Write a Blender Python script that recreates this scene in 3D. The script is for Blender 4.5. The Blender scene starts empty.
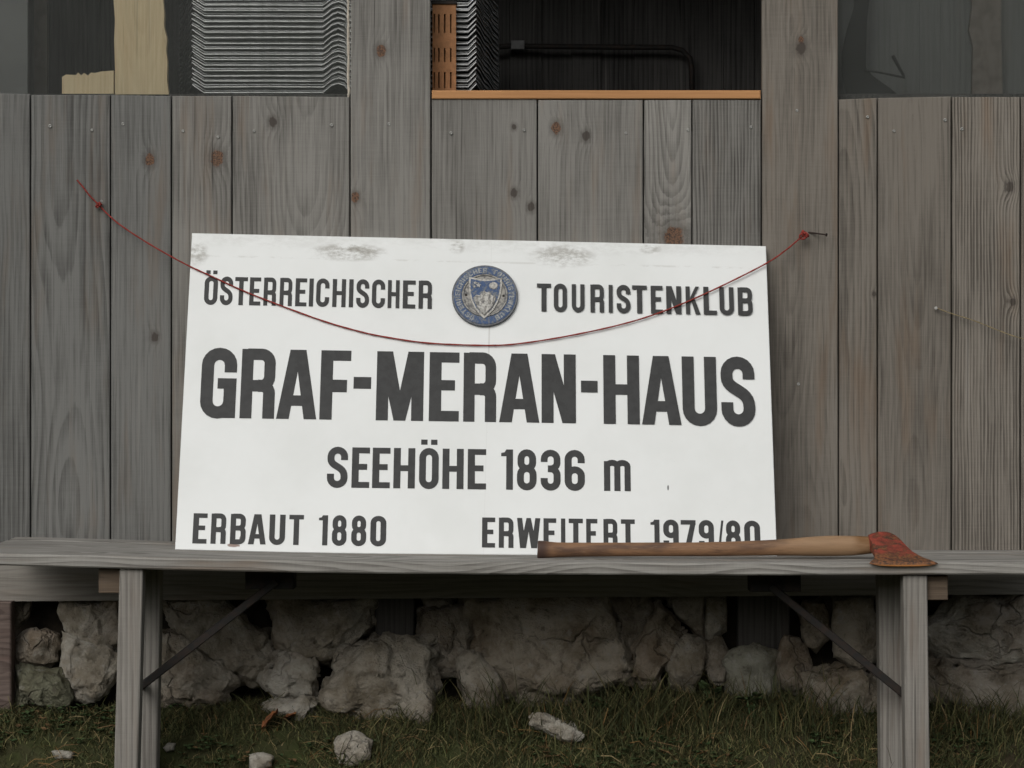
import bpy, bmesh, math, random
import numpy as np
from mathutils import Vector, noise
from mathutils.geometry import delaunay_2d_cdt

R = math.radians
random.seed(7)
rng = np.random.default_rng(11)
scene = bpy.context.scene
col = scene.collection

# ------------------------------------------------------------------ camera, sky, sun, exposure
F = 2600.0                      # focal length in pixels of the 1024 wide picture
CZ = 0.85                       # camera height
cam_d = bpy.data.cameras.new('camera')
cam = bpy.data.objects.new('camera', cam_d)
col.objects.link(cam)
cam.location = (0, 0, CZ)
cam.rotation_euler = (R(90), 0, 0)
cam_d.sensor_width = 36.0
cam_d.lens = 36.0 * F / 1024.0
cam_d.clip_start = 0.05
cam_d.clip_end = 2000
scene.camera = cam

world = bpy.data.worlds.new('World')
scene.world = world
world.use_nodes = True
wn, wl = world.node_tree.nodes, world.node_tree.links
wn.clear()
sky = wn.new('ShaderNodeTexSky')
sky.sky_type = 'NISHITA'
sky.sun_disc = False
SUN_EL, SUN_AZ = 36, 203        # behind the camera and a little to the left
sky.sun_elevation = R(SUN_EL)
sky.sun_rotation = R(SUN_AZ)
sky.air_density = 1.0
sky.dust_density = 4.0
sky.ozone_density = 1.0
hs = wn.new('ShaderNodeHueSaturation')
hs.inputs['Saturation'].default_value = 0.22
bg = wn.new('ShaderNodeBackground')
bg.inputs['Strength'].default_value = 0.14
wo = wn.new('ShaderNodeOutputWorld')
wl.new(sky.outputs[0], hs.inputs['Color'])
wl.new(hs.outputs[0], bg.inputs['Color'])
wl.new(bg.outputs[0], wo.inputs['Surface'])

sun_d = bpy.data.lights.new('sun', 'SUN')
sun_d.energy = 1.05
sun_d.angle = R(45)
sun_d.color = (1.0, 0.97, 0.92)
sun = bpy.data.objects.new('sun', sun_d)
col.objects.link(sun)
sd = Vector((math.sin(R(SUN_AZ)) * math.cos(R(SUN_EL)), math.cos(R(SUN_AZ)) * math.cos(R(SUN_EL)), math.sin(R(SUN_EL))))
sun.rotation_euler = sd.to_track_quat('Z', 'Y').to_euler()
sun.location = sd * 20

scene.view_settings.view_transform = 'Standard'
scene.view_settings.look = 'None'
scene.view_settings.gamma = 1.0
scene.view_settings.exposure = -0.42
scene.view_settings.use_curve_mapping = False
scene.render.engine = 'CYCLES'
scene.cycles.max_bounces = 6


# ------------------------------------------------------------------ helpers
def P(x, y, Y):
    """point of the world seen at pixel (x, y) at distance Y"""
    return Vector(((x - 512) / F * Y, Y, CZ + (384 - y) / F * Y))


def tag(o, label=None, cat=None, group=None, kind=None):
    if label: o['label'] = label
    if cat: o['category'] = cat
    if group: o['group'] = group
    if kind: o['kind'] = kind
    return o


def thing(name, loc, label, cat, group=None):
    o = bpy.data.objects.new(name, None)
    o.empty_display_size = 0.05
    o.location = loc
    col.objects.link(o)
    return tag(o, label, cat, group)


def world_loc(o):
    p = Vector((0, 0, 0))
    while o is not None:
        p = p + o.location
        o = o.parent
    return p


class MB:
    """collects shapes in world coordinates and links them as ONE mesh object"""
    def __init__(self):
        self.v, self.f, self.a = [], [], []

    def add(self, verts, faces, attr=None):
        n = len(self.v)
        self.v += [tuple(p) for p in verts]
        for fc in faces:
            self.f.append(tuple(i + n for i in fc))
            self.a.append(attr)

    def box(self, x0, x1, y0, y1, z0, z1, attr=None, ch=0.0015, top=None):
        """box with chamfered edges; top = (z at x0, z at x1) for a sloping top"""
        za, zb = top if top else (z1, z1)
        c = min(ch, (x1 - x0) / 3, (y1 - y0) / 3)
        def ring(y, i):
            return [(x0 + i, y, z0 + i), (x1 - i, y, z0 + i), (x1 - i, y, zb - i), (x0 + i, y, za - i)]
        vs = ring(y0, c) + ring(y0 + c, 0) + ring(y1 - c, 0) + ring(y1, c)
        fs = [(0, 1, 2, 3)]
        for k in range(3):
            b = k * 4
            for j in range(4):
                j2 = (j + 1) % 4
                fs.append((b + j2, b + j, b + 4 + j, b + 4 + j2))
        fs.append((15, 14, 13, 12))
        self.add(vs, fs, attr)

    def beam(self, p0, p1, w, d, attr=None, ch=0.002, side=None):
        """square bar from p0 to p1, w wide along 'side', d the other way"""
        p0, p1 = Vector(p0), Vector(p1)
        t = (p1 - p0).normalized()
        s = Vector(side) if side else Vector((1, 0, 0))
        s = (s - t * s.dot(t)).normalized()
        n = t.cross(s)
        def ring(p, i):
            a, b = w / 2 - i, d / 2 - i
            c = min(ch, w / 4, d / 4)
            pts = [(-a + c, -b), (a - c, -b), (a, -b + c), (a, b - c), (a - c, b), (-a + c, b), (-a, b - c), (-a, -b + c)]
            return [p + s * q[0] + n * q[1] for q in pts]
        vs = ring(p0, ch) + ring(p0 + t * ch, 0) + ring(p1 - t * ch, 0) + ring(p1, ch)
        fs = [tuple(range(7, -1, -1))]
        for k in range(3):
            for j in range(8):
                j2 = (j + 1) % 8
                fs.append((k * 8 + j, k * 8 + j2, k * 8 + 8 + j2, k * 8 + 8 + j))
        fs.append(tuple(range(24, 32)))
        self.add(vs, fs, attr)

    def tube(self, pts, rad, seg=8, attr=None, cap=True, squash=1.0):
        pts = [Vector(p) for p in pts]
        if not hasattr(rad, '__len__'): rad = [rad] * len(pts)
        n = len(pts)
        up = Vector((0, -1, 0.01)).normalized()
        vs, fs = [], []
        for i, p in enumerate(pts):
            t = (pts[min(i + 1, n - 1)] - pts[max(i - 1, 0)]).normalized()
            s = up - t * up.dot(t)
            if s.length < 1e-4: s = Vector((1, 0, 0)) - t * t.x
            s.normalize()
            b = t.cross(s)
            for k in range(seg):
                a = 2 * math.pi * k / seg
                vs.append(p + (s * math.cos(a) * squash + b * math.sin(a)) * rad[i])
        for i in range(n - 1):
            for k in range(seg):
                k2 = (k + 1) % seg
                fs.append((i * seg + k, i * seg + k2, i * seg + seg + k2, i * seg + seg + k))
        if cap:
            fs.append(tuple(range(seg - 1, -1, -1)))
            fs.append(tuple((n - 1) * seg + k for k in range(seg)))
        self.add(vs, fs, attr)

    def prism(self, front, back, attr=None):
        """closed solid between two outlines with the same number of points"""
        n = len(front)
        fs = [tuple(range(n)), tuple(range(2 * n - 1, n - 1, -1))]
        for k in range(n):
            k2 = (k + 1) % n
            fs.append((k2, k, n + k, n + k2))
        self.add(list(front) + list(back), fs, attr)

    def build(self, name, mat, parent=None, smooth=False, origin=None):
        me = bpy.data.meshes.new(name)
        off = Vector(origin) if origin is not None else Vector((0, 0, 0))
        me.from_pydata([tuple(Vector(p) - off) for p in self.v], [], self.f)
        me.validate()
        bm = bmesh.new()
        bm.from_mesh(me)
        bmesh.ops.recalc_face_normals(bm, faces=bm.faces)
        bm.to_mesh(me)
        bm.free()
        if any(a for a in self.a) and len(me.polygons) == len(self.f):
            keys = next(a for a in self.a if a).keys()
            for k in keys:
                at = me.attributes.new(k, 'FLOAT_VECTOR', 'FACE')
                for i, a in enumerate(self.a):
                    at.data[i].vector = a[k] if a else (0, 0, 0)
        if smooth:
            me.polygons.foreach_set('use_smooth', [True] * len(me.polygons))
        me.materials.append(mat)
        o = bpy.data.objects.new(name, me)
        col.objects.link(o)
        o.location = off
        if parent is not None:
            o.parent = parent
            o.location = off - world_loc(parent)
        return o


# ------------------------------------------------------------------ node helpers
class NT:
    def __init__(self, name):
        self.m = bpy.data.materials.new(name)
        self.m.use_nodes = True
        self.t = self.m.node_tree
        self.t.nodes.clear()
        self.out = self.t.nodes.new('ShaderNodeOutputMaterial')

    def n(self, kind, **kw):
        nd = self.t.nodes.new(kind)
        for k, v in kw.items(): setattr(nd, k, v)
        return nd

    def put(self, sock, v):
        if isinstance(v, bpy.types.NodeSocket): self.t.links.new(v, sock)
        elif v is not None: sock.default_value = v

    def math(self, op, a, b=None, c=None, clamp=False):
        nd = self.n('ShaderNodeMath', operation=op, use_clamp=clamp)
        for i, x in enumerate((a, b, c)):
            if x is not None: self.put(nd.inputs[i], x)
        return nd.outputs[0]

    def add(self, a, b): return self.math('ADD', a, b)
    def sub(self, a, b): return self.math('SUBTRACT', a, b)
    def mul(self, a, b): return self.math('MULTIPLY', a, b)

    def smooth(self, x, lo, hi, a=0.0, b=1.0):
        nd = self.n('ShaderNodeMapRange', interpolation_type='SMOOTHSTEP')
        for i, q in enumerate((x, lo, hi, a, b)): self.put(nd.inputs[i], q)
        return nd.outputs[0]

    def xyz(self, x, y, z):
        nd = self.n('ShaderNodeCombineXYZ')
        for i, q in enumerate((x, y, z)): self.put(nd.inputs[i], q)
        return nd.outputs[0]

    def sep(self, v):
        nd = self.n('ShaderNodeSeparateXYZ')
        self.put(nd.inputs[0], v)
        return nd.outputs

    def noise(self, v, scale=1.0, detail=2.0, rough=0.5, dist=0.0):
        nd = self.n('ShaderNodeTexNoise')
        self.put(nd.inputs['Vector'], v)
        nd.inputs['Scale'].default_value = scale
        nd.inputs['Detail'].default_value = detail
        nd.inputs['Roughness'].default_value = rough
        nd.inputs['Distortion'].default_value = dist
        return nd.outputs[0]

    def mix(self, f, a, b, blend='MIX'):
        nd = self.n('ShaderNodeMix', data_type='RGBA', blend_type=blend)
        self.put(nd.inputs[0], f)
        for s, q in ((nd.inputs[6], a), (nd.inputs[7], b)):
            self.put(s, (*q, 1) if isinstance(q, tuple) and len(q) == 3 else q)
        return nd.outputs[2]

    def attr(self, name):
        nd = self.n('ShaderNodeAttribute', attribute_name=name)
        return nd.outputs['Vector']

    def bump(self, h, strength=0.3, dist=0.002):
        nd = self.n('ShaderNodeBump')
        nd.inputs['Strength'].default_value = strength
        nd.inputs['Distance'].default_value = dist
        self.put(nd.inputs['Height'], h)
        return nd.outputs[0]

    def bsdf(self, color, rough=0.8, metal=0.0, normal=None, spec=0.3):
        nd = self.n('ShaderNodeBsdfPrincipled')
        self.put(nd.inputs['Base Color'], (*color, 1) if isinstance(color, tuple) and len(color) == 3 else color)
        self.put(nd.inputs['Roughness'], rough)
        self.put(nd.inputs['Metallic'], metal)
        nd.inputs['Specular IOR Level'].default_value = spec
        if normal is not None: self.put(nd.inputs['Normal'], normal)
        self.t.links.new(nd.outputs[0], self.out.inputs[0])
        return nd

    def obj(self):
        return self.n('ShaderNodeTexCoord').outputs['Object']

    def info(self):
        return self.n('ShaderNodeObjectInfo')


def wood(name, along='Z', light=(0.196, 0.191, 0.180), dark=(0.078, 0.075, 0.070), warm=(0.18, 0.135, 0.10), warm_amt=0.5,
         ring=85.0, contrast=0.6, attrs=False, bump=0.35, knots=0):
    """weathered timber: growth rings cut lengthwise, fibres, patches, and knots the rings bend around"""
    t = NT(name)
    x, y, z = t.sep(t.obj())
    if along == 'Z': u, v = t.add(x, t.mul(y, 0.83)), z
    else: u, v = t.add(z, t.mul(y, 0.83)), x
    if attrs:
        s1, s2, s3 = t.sep(t.attr('seed'))
        gx, gy, gz = t.sep(t.attr('grain'))
        tint = t.attr('tint')
        u0 = t.sub(x, gx)
    else:
        rnd = t.info().outputs['Random']
        s1 = t.mul(rnd, 37.0)
        s2 = t.mul(rnd, 11.0)
        gy, gz = 1.0, contrast
        tint = None
        u0 = t.sub(u, t.add(-0.02, t.mul(rnd, 0.05))) if along == 'Z' else t.math('PINGPONG', t.add(u, s2), 0.06)
    n1 = t.noise(t.xyz(t.mul(u, 3.0), s1, t.mul(v, 1.5)), 1.0, 1.0)
    depth = t.add(0.004, t.math('ABSOLUTE', t.mul(t.sub(n1, 0.42), 0.24)))
    rad = t.math('SQRT', t.add(t.mul(u0, u0), t.mul(depth, depth)))
    n2 = t.noise(t.xyz(t.mul(u, 26.0), s1, t.mul(v, 3.5)), 1.0, 2.0)
    n3 = t.noise(t.xyz(t.mul(u, 90.0), s2, t.mul(v, 8.0)), 1.0, 2.0)
    rad = t.add(rad, t.add(t.mul(t.sub(n2, 0.5), 0.010), t.mul(t.sub(n3, 0.5), 0.004)))
    core_o = core_d = halo = None
    if attrs:
        for i in (1, 2, 3):
            kx, kz, kr = t.sep(t.attr('knot%d' % i))
            ar = t.math('MAXIMUM', t.math('ABSOLUTE', kr), 0.0002)
            wob = t.noise(t.xyz(t.mul(x, 130.0), s2, t.mul(z, 130.0)), 1.0, 1.0)
            dx, dz = t.sub(x, kx), t.mul(t.sub(z, kz), 0.75)
            d = t.math('DIVIDE', t.math('SQRT', t.add(t.mul(dx, dx), t.mul(dz, dz))), ar)
            d = t.add(d, t.mul(t.sub(wob, 0.5), 0.7))
            on = t.math('GREATER_THAN', t.math('ABSOLUTE', kr), 0.0005)
            bow = t.mul(t.mul(t.math('EXPONENT', t.mul(t.mul(d, d), -0.16)), ar), 1.6)
            rad = t.add(rad, t.mul(bow, on))
            c = t.mul(t.smooth(d, 1.12, 0.78), on)
            h = t.mul(t.smooth(d, 2.1, 1.0), on)
            pos = t.math('GREATER_THAN', kr, 0.0)
            co = t.mul(c, pos)
            cd = t.mul(c, t.sub(1.0, pos))
            core_o = co if core_o is None else t.math('MAXIMUM', core_o, co)
            core_d = cd if core_d is None else t.math('MAXIMUM', core_d, cd)
            halo = h if halo is None else t.math('MAXIMUM', halo, h)
    ph = t.math('FRACT', t.mul(t.mul(rad, ring), gy))
    late = t.mul(t.smooth(ph, 0.15, 0.85), t.smooth(ph, 1.0, 0.88))
    fib = t.noise(t.xyz(t.mul(u, 620.0), s1, t.mul(v, 9.0)), 1.0, 3.0, 0.65)
    fib2 = t.noise(t.xyz(t.mul(u, 160.0), s2, t.mul(v, 4.0)), 1.0, 3.0, 0.6)
    saw = t.noise(t.xyz(t.mul(u, 14.0), s2, t.mul(v, 420.0)), 1.0, 1.0)
    patch = t.noise(t.xyz(t.mul(u, 9.0), s2, t.mul(v, 2.4)), 1.0, 4.0, 0.6)
    warmn = t.noise(t.xyz(t.mul(u, 22.0), t.add(s1, 3.3), t.mul(v, 2.8)), 1.0, 3.0, 0.6)
    blot = t.noise(t.xyz(t.mul(u, 40.0), s1, t.mul(v, 5.0)), 1.0, 3.0, 0.6)
    f = t.add(t.mul(t.mul(late, gz), t.smooth(blot, 0.25, 0.7, 0.35, 1.1)), t.mul(t.smooth(fib2, 0.35, 0.75), 0.45))
    f = t.add(f, t.mul(t.sub(fib, 0.5), 1.5))
    f = t.add(f, t.mul(t.sub(saw, 0.5), 0.25))
    big = t.noise(t.xyz(t.mul(u, 3.5), s1, t.mul(v, 1.3)), 1.0, 3.0, 0.55)
    f = t.add(f, t.mul(t.sub(big, 0.5), 1.0))
    f = t.math('ADD', f, t.mul(t.sub(patch, 0.5), 1.3), clamp=True)
    c = t.mix(f, light, dark)
    c = t.mix(t.mul(t.smooth(warmn, 0.52, 0.78), warm_amt), c, warm)
    if tint is not None: c = t.mix(1.0, c, tint, 'MULTIPLY')
    if attrs:
        c = t.mix(t.mul(halo, 0.42), c, (0.075, 0.066, 0.058))
        kn = t.noise(t.xyz(t.mul(x, 320.0), s1, t.mul(z, 320.0)), 1.0, 2.0)
        c = t.mix(t.mul(core_o, 0.85), c, t.mix(t.smooth(kn, .35, .62), (0.055, 0.035, 0.025), (0.18, 0.092, 0.052)))
        c = t.mix(t.mul(core_d, 0.85), c, (0.062, 0.052, 0.045))
    chk = t.noise(t.xyz(t.mul(u, 210.0), s1, t.mul(v, 2.6)), 1.0, 2.0, 0.5)
    c = t.mix(t.mul(t.smooth(chk, 0.66, 0.78), 0.7), c, (0.035, 0.031, 0.028))
    pale = t.noise(t.xyz(t.mul(u, 55.0), s2, t.mul(v, 1.9)), 1.0, 3.0, 0.6)
    c = t.mix(t.mul(t.smooth(pale, 0.60, 0.78), 0.30), c, (0.30, 0.285, 0.26))
    hgt = t.sub(t.mul(fib, -0.6), t.mul(late, t.mul(gz, 0.8)))
    t.bsdf(c, 0.86, 0, t.bump(hgt, bump, 0.0012), 0.2)
    return t.m


def plain(name, color, rough=0.7, metal=0.0, var=0.25, scale=40.0, bump=0.15, other=None, spec=0.3, lo=0.4, hi=0.65):
    t = NT(name)
    o = t.obj()
    n = t.noise(o, scale, 5.0, 0.6)
    d = other if other else tuple(c * (1 - var) for c in color)
    c = t.mix(t.smooth(n, lo, hi), color, d)
    t.bsdf(c, rough, metal, t.bump(t.noise(o, scale * 4, 3.0), bump, 0.001), spec)
    return t.m


MAT = {}
MAT['clad'] = wood('weathered_boards', attrs=True, warm_amt=0.5, bump=0.9)
MAT['beam'] = wood('sill_timber', 'X', light=(0.25, 0.235, 0.21), dark=(0.13, 0.12, 0.105), contrast=0.4)
MAT['bench'] = wood('bench_timber', 'X', light=(0.31, 0.30, 0.275), dark=(0.15, 0.142, 0.128), warm=(0.20, 0.15, 0.11), warm_amt=0.7, contrast=0.8, bump=0.6)
MAT['leg'] = wood('bench_leg_timber', 'Z', light=(0.27, 0.255, 0.23), dark=(0.14, 0.13, 0.115), warm=(0.20, 0.155, 0.12), warm_amt=0.6, contrast=0.6, bump=0.6)
MAT['cleat'] = wood('cleat_timber', 'X', light=(0.13, 0.098, 0.07), dark=(0.075, 0.055, 0.04), contrast=0.5)
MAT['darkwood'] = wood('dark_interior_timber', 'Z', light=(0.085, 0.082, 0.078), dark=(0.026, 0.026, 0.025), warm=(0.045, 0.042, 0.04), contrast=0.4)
MAT['stump'] = wood('post_timber', 'Z', light=(0.085, 0.08, 0.073), dark=(0.04, 0.037, 0.033), warm=(0.08, 0.06, 0.05), warm_amt=0.4, contrast=0.5)
MAT['redpost'] = wood('reddish_post_timber', 'X', light=(0.15, 0.115, 0.10), dark=(0.075, 0.055, 0.047), warm=(0.14, 0.09, 0.075), warm_amt=0.6, contrast=0.6)
MAT['freshwood'] = wood('fresh_timber', 'X', light=(0.50, 0.26, 0.115), dark=(0.38, 0.19, 0.08), warm=(0.5, 0.25, 0.11), contrast=0.35, bump=0.1)
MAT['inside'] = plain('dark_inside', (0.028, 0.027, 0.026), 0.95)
MAT['greyboards'] = wood('grey_inside_boards', 'Z', light=(0.12, 0.124, 0.12), dark=(0.085, 0.088, 0.085), warm=(0.15, 0.13, 0.11), contrast=0.3, warm_amt=0.3)
MAT['metal'] = plain('aluminium_sheet', (0.62, 0.63, 0.63), 0.42, 0.75, 0.3, 60)
MAT['darkiron'] = plain('dark_iron', (0.022, 0.021, 0.020), 0.7, 0.2, 0.4, 60, other=(0.036, 0.026, 0.021))
MAT['steel'] = plain('screw_steel', (0.36, 0.36, 0.34), 0.45, 0.6, 0.3, 300)
MAT['recess'] = plain('screw_recess', (0.03, 0.03, 0.03), 0.7)
MAT['terracotta'] = plain('terracotta', (0.40, 0.20, 0.095), 0.85, 0, 0.2, 80)
MAT['cream'] = wood('pale_board', 'Z', light=(0.80, 0.67, 0.44), dark=(0.62, 0.48, 0.29), warm=(0.68, 0.46, 0.25), contrast=0.25, warm_amt=0.4, bump=0.2)
MAT['tarp'] = plain('dark_cloth', (0.018, 0.019, 0.018), 0.9)
MAT['greypanel'] = plain('grey_panel', (0.17, 0.175, 0.17), 0.8, 0, 0.15, 8)
MAT['caulk'] = plain('pale_sealant', (0.55, 0.5, 0.42), 0.8)
MAT['batten'] = plain('brown_batten', (0.15, 0.132, 0.115), 0.85)
MAT['red'] = plain('red_cord', (0.30, 0.045, 0.035), 0.85, 0, 0.4, 300, 0.3)
MAT['straw'] = plain('pale_string', (0.26, 0.21, 0.12), 0.9, 0, 0.4, 300)
MAT['rust'] = plain('rusty_nail', (0.05, 0.035, 0.03), 0.7, 0.3, 0.4, 200)
MAT['letter'] = plain('black_letter_paint', (0.036, 0.037, 0.037), 0.55, 0, 0.25, 60, 0.05)
MAT['roof'] = plain('roof_felt', (0.08, 0.08, 0.085), 0.9)
MAT['soil'] = plain('dark_soil', (0.045, 0.036, 0.026), 0.95, 0, 0.5, 25, 0.6)


def glass_mat():
    t = NT('dusty_glass')
    o = t.obj()
    x, y, z = t.sep(o)
    dust = t.noise(o, 6.0, 4.0, 0.6)
    streak = t.noise(t.xyz(t.mul(x, 30.0), 0.0, t.mul(z, 1.2)), 1.0, 3.0)
    tr = t.n('ShaderNodeBsdfTransparent')
    tr.inputs[0].default_value = (0.985, 0.99, 0.985, 1)
    gl = t.n('ShaderNodeBsdfGlossy')
    gl.inputs['Roughness'].default_value = 0.03
    gl.inputs['Color'].default_value = (1, 1, 1, 1)
    df = t.n('ShaderNodeBsdfDiffuse')
    df.inputs[0].default_value = (0.36, 0.38, 0.37, 1)
    fr = t.n('ShaderNodeFresnel')
    fr.inputs[0].default_value = 1.5
    m1 = t.n('ShaderNodeMixShader')
    t.put(m1.inputs[0], fr.outputs[0])
    t.t.links.new(tr.outputs[0], m1.inputs[1])
    t.t.links.new(gl.outputs[0], m1.inputs[2])
    m2 = t.n('ShaderNodeMixShader')
    t.put(m2.inputs[0], t.add(0.022, t.mul(t.add(t.mul(dust, 0.6), t.mul(streak, 0.4)), 0.05)))
    t.t.links.new(m1.outputs[0], m2.inputs[1])
    t.t.links.new(df.outputs[0], m2.inputs[2])
    t.t.links.new(m2.outputs[0], t.out.inputs[0])
    return t.m


MAT['glass'] = glass_mat()

# ------------------------------------------------------------------ ground
WALL = 5.555            # front of the board wall


def ground_z(x, y):
    t = min(max((y - 5.24) / 0.27, 0), 1)
    s = t * t * (3 - 2 * t)
    n = noise.noise(Vector((x * 3.1, y * 3.1, 0.3))) * 0.014 + noise.noise(Vector((x * 9, y * 9, 4.3))) * 0.006
    r = math.hypot(x, y - 4)
    far = max(0.0, r - 6) * 0.01
    if y < -12: far -= 0.19 * min(-12 - y, 260) + 9 * noise.noise(Vector((x * .012, y * .012, 2.0))) * min(1, (-12 - y) / 60)   # unseen hillside added behind the viewer, hides low sky from the pane reflections
    return 0.155 * s + n * min(1.0, 4 / max(r, 0.1)) - far


def ground_mat():
    t = NT('turf_soil')
    o = t.obj()
    n = t.noise(o, 14.0, 5.0, 0.6)
    n2 = t.noise(o, 0.7, 4.0, 0.6)
    c = t.mix(t.smooth(n, 0.38, 0.62), (0.032, 0.033, 0.014), (0.042, 0.034, 0.021))
    c = t.mix(t.smooth(n2, 0.4, 0.7), c, (0.045, 0.058, 0.02))
    t.bsdf(c, 0.95, 0, t.bump(t.noise(o, 60.0, 4.0), 0.6, 0.01), 0.1)
    return t.m


xs = sorted(set([-600, -420, -320, -250, -200, -150, -100, -65, -40, -15, -8, -5] + list(np.round(np.arange(-3, 3.01, 0.05), 3)) + [5, 8, 15, 40, 65, 100, 150, 200, 250, 320, 420, 600]))
ys = sorted(set([-600, -420, -300, -270, -230, -180, -140, -100, -70, -40, -25, -15, -12, -6, -2, 0, 1, 2, 3] + list(np.round(np.arange(3.5, 5.8, 0.04), 3)) + [6.2, 7, 9, 15, 40, 100, 250, 600]))
gm = MB()
gv = [(x, y, ground_z(x, y)) for y in ys for x in xs]
nx = len(xs)
gm.add(gv, [(j * nx + i, j * nx + i + 1, (j + 1) * nx + i + 1, (j + 1) * nx + i) for j in range(len(ys) - 1) for i in range(nx - 1)])
tag(gm.build('ground', ground_mat(), smooth=True), kind='structure')

# ------------------------------------------------------------------ the hut
hut = thing('wooden_hut', (0, 6.2, 0.19), 'grey weathered board hut with windows on a dry stone footing', 'hut')
TOPZ = 2.55
ZBOT = P(0, 586, WALL).z


def wx(px): return (px - 512) / F * WALL
def wz(py): return CZ + (384 - py) / F * WALL


# knots: (x, y, radius in pixels; negative radius = dark grey knot)
KN = [(150, 160, 6), (217, 158, 8), (273, 122, -5), (381, 51, 6), (355, 197, 5), (514, 127, -3), (514, 193, -4.5), (531, 207, -4.5), (556, 128, 6),
      (586, 136, -5), (674, 238, 12), (801, 48, -6), (801, 40, 3.5), (1010, 187, -5), (1013, 302, -4), (155, 337, -4.5),
      (470, 133, -2.5), (874, 294, -2.5)]


def plank_attr(x0, x1, tint, grain):
    ks = [(wx(k[0]), wz(k[1]), k[2] * .8 * WALL / F) for k in KN if x0 < wx(k[0]) < x1][:3]
    while len(ks) < 3: ks.append((0.0, 0.0, 0.0))
    return dict(seed=(random.uniform(0, 90), random.uniform(0, 90), 0), tint=tint, grain=grain, knot1=ks[0], knot2=ks[1], knot3=ks[2])


# boards below the windows: left edge px, right edge px, top py (left, right), tint, ring centre 0..1, ring scale, contrast
COOL, MID, BRN = (0.96, 0.985, 0.99), (1.22, 1.21, 1.18), (1.08, 1.0, 0.91)
def tn(c, k): return tuple(q * k for q in c)
BOARDS = [(-28, 30.5, (93, 94), tn(COOL, .93), 1.9, 1.2, .45), (30.5, 110.5, (95, 95), tn(COOL, .97), .45, .85, .62), (110.5, 171.5, (95, 96), tn(COOL, .98), 1.7, 1.0, .3),
          (171.5, 232, (96, 96), tn(MID, .93), -.8, 1.0, .35), (232, 350, (96, 97), tn(MID, .95), .62, 1.2, .35), (431, 537.5, (99, 99), tn(MID, 1.08), -.7, 1.1, .25),
          (537.5, 643.5, (100, 100), tn(MID, 1.1), 1.6, 1.2, .25), (643.5, 692, (100, 100), tn(MID, 1.12), .55, 1.3, .5), (692, 761.5, (99.5, 100), tn(MID, .98), -1.5, 1.6, .8),
          (838.5, 877.5, (99.5, 98), tn(BRN, .97), .1, 1.1, .5), (877.5, 951.5, (98, 96.5), tn(BRN, .95), .5, 1.2, .25), (951.5, 1020.5, (97, 97), tn(BRN, 1.06), 1.9, 1.7, .95),
          (1020.5, 1085, (97, 98), tn(BRN, 1.0), .5, 1.1, .5)]
G = 0.0016
mb = MB()
for (a, b, tp, tint, gc, gs, gz) in BOARDS:
    x0, x1 = wx(a) + G, wx(b) - G
    dy = random.uniform(-0.0012, 0.0012)
    mb.box(x0, x1, WALL + dy, WALL + 0.022, ZBOT, 0, plank_attr(x0, x1, tn(tint, random.uniform(.88, 1.12)), (x0 + (x1 - x0) * gc, gs, gz)), top=(wz(tp[0]), wz(tp[1])))
def fill(px0, px1, z0, z1):
    x = px0
    while x < px1 - 5:
        b = min(px1, x + random.uniform(58, 105))
        x0, x1 = wx(x) + G, wx(b) - G
        k = random.uniform(0.9, 1.08)
        mb.box(x0, x1, WALL + random.uniform(-.001, .001), WALL + 0.022, z0, z1,
               plank_attr(x0, x1, (k, k * .98, k * .95), (x0 + (x1 - x0) * random.random(), random.uniform(.8, 1.3), random.uniform(.3, .7))))
        x = b
WTOP = 2.12
fill(-420, -28, ZBOT, wz(95)); fill(1085, 1450, ZBOT, wz(98))          # below the windows, out of the picture
fill(-760, -420, ZBOT, TOPZ); fill(1450, 1790, ZBOT, TOPZ)             # full-height ends
fill(-420, 350, WTOP, TOPZ); fill(431, 761.5, WTOP, TOPZ); fill(838.5, 1450, WTOP, TOPZ)
clad = mb.build('board_cladding', MAT['clad'], hut)

for (a, b, tint, gc, gs, gz) in ((350, 431, tn(MID, 1.02), -.4, 1.1, .22), (761.5, 838.5, tn(BRN, .99), .4, 1.2, .25)):
    x0, x1 = wx(a) + G, wx(b) - G
    m = MB()
    m.box(x0, x1, WALL - 0.001, WALL + 0.024, ZBOT, TOPZ, plank_attr(x0, x1, tint, (x0 + (x1 - x0) * gc, gs, gz)))
    m.build('window_post', MAT['clad'], hut)

# screws in the boards
SCREWS = [(50, 126), (92, 130), (123, 124), (183, 131), (218, 137), (254, 131), (331.5, 125), (389, 124), (451, 133), (524, 130), (626, 133), (688, 130),
          (751, 127), (797, 110.5), (867.5, 117), (894, 131), (945, 120), (962, 129), (798.5, 384)]
def screw_mesh(c):
    m = MB()
    r, n = 0.0041, 12
    def ring(rr, y): return [c + Vector((rr * math.cos(2 * math.pi * k / n), y, rr * math.sin(2 * math.pi * k / n))) for k in range(n)]
    vs = ring(r * .38, -0.0002) + ring(r * .45, -0.0016) + ring(r * .85, -0.0018) + ring(r, -0.0006) + ring(r, 0.001)
    fs = [tuple(range(n))]
    for i in range(4):
        for k in range(n):
            fs.append((i * n + k, i * n + (k + 1) % n, i * n + n + (k + 1) % n, i * n + n + k))
    m.add(vs, fs)
    return m
def socket_mesh(c):
    m = MB()
    n = 10
    m.add([c + Vector((0.0017 * math.cos(2 * math.pi * k / n), -0.0009, 0.0017 * math.sin(2 * math.pi * k / n))) for k in range(n)], [tuple(range(n))])
    return m
p0 = P(*SCREWS[0], WALL - 0.001)
sc = screw_mesh(p0).build('screw', MAT['steel'], clad, True, p0)
sk = socket_mesh(p0)
for sx, sy in SCREWS[1:]:
    c = sc.copy()
    col.objects.link(c)
    c.parent = clad
    c.location = P(sx, sy, WALL - 0.001) - world_loc(clad)
    c.scale = (random.uniform(.75, .95),) * 3
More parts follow.
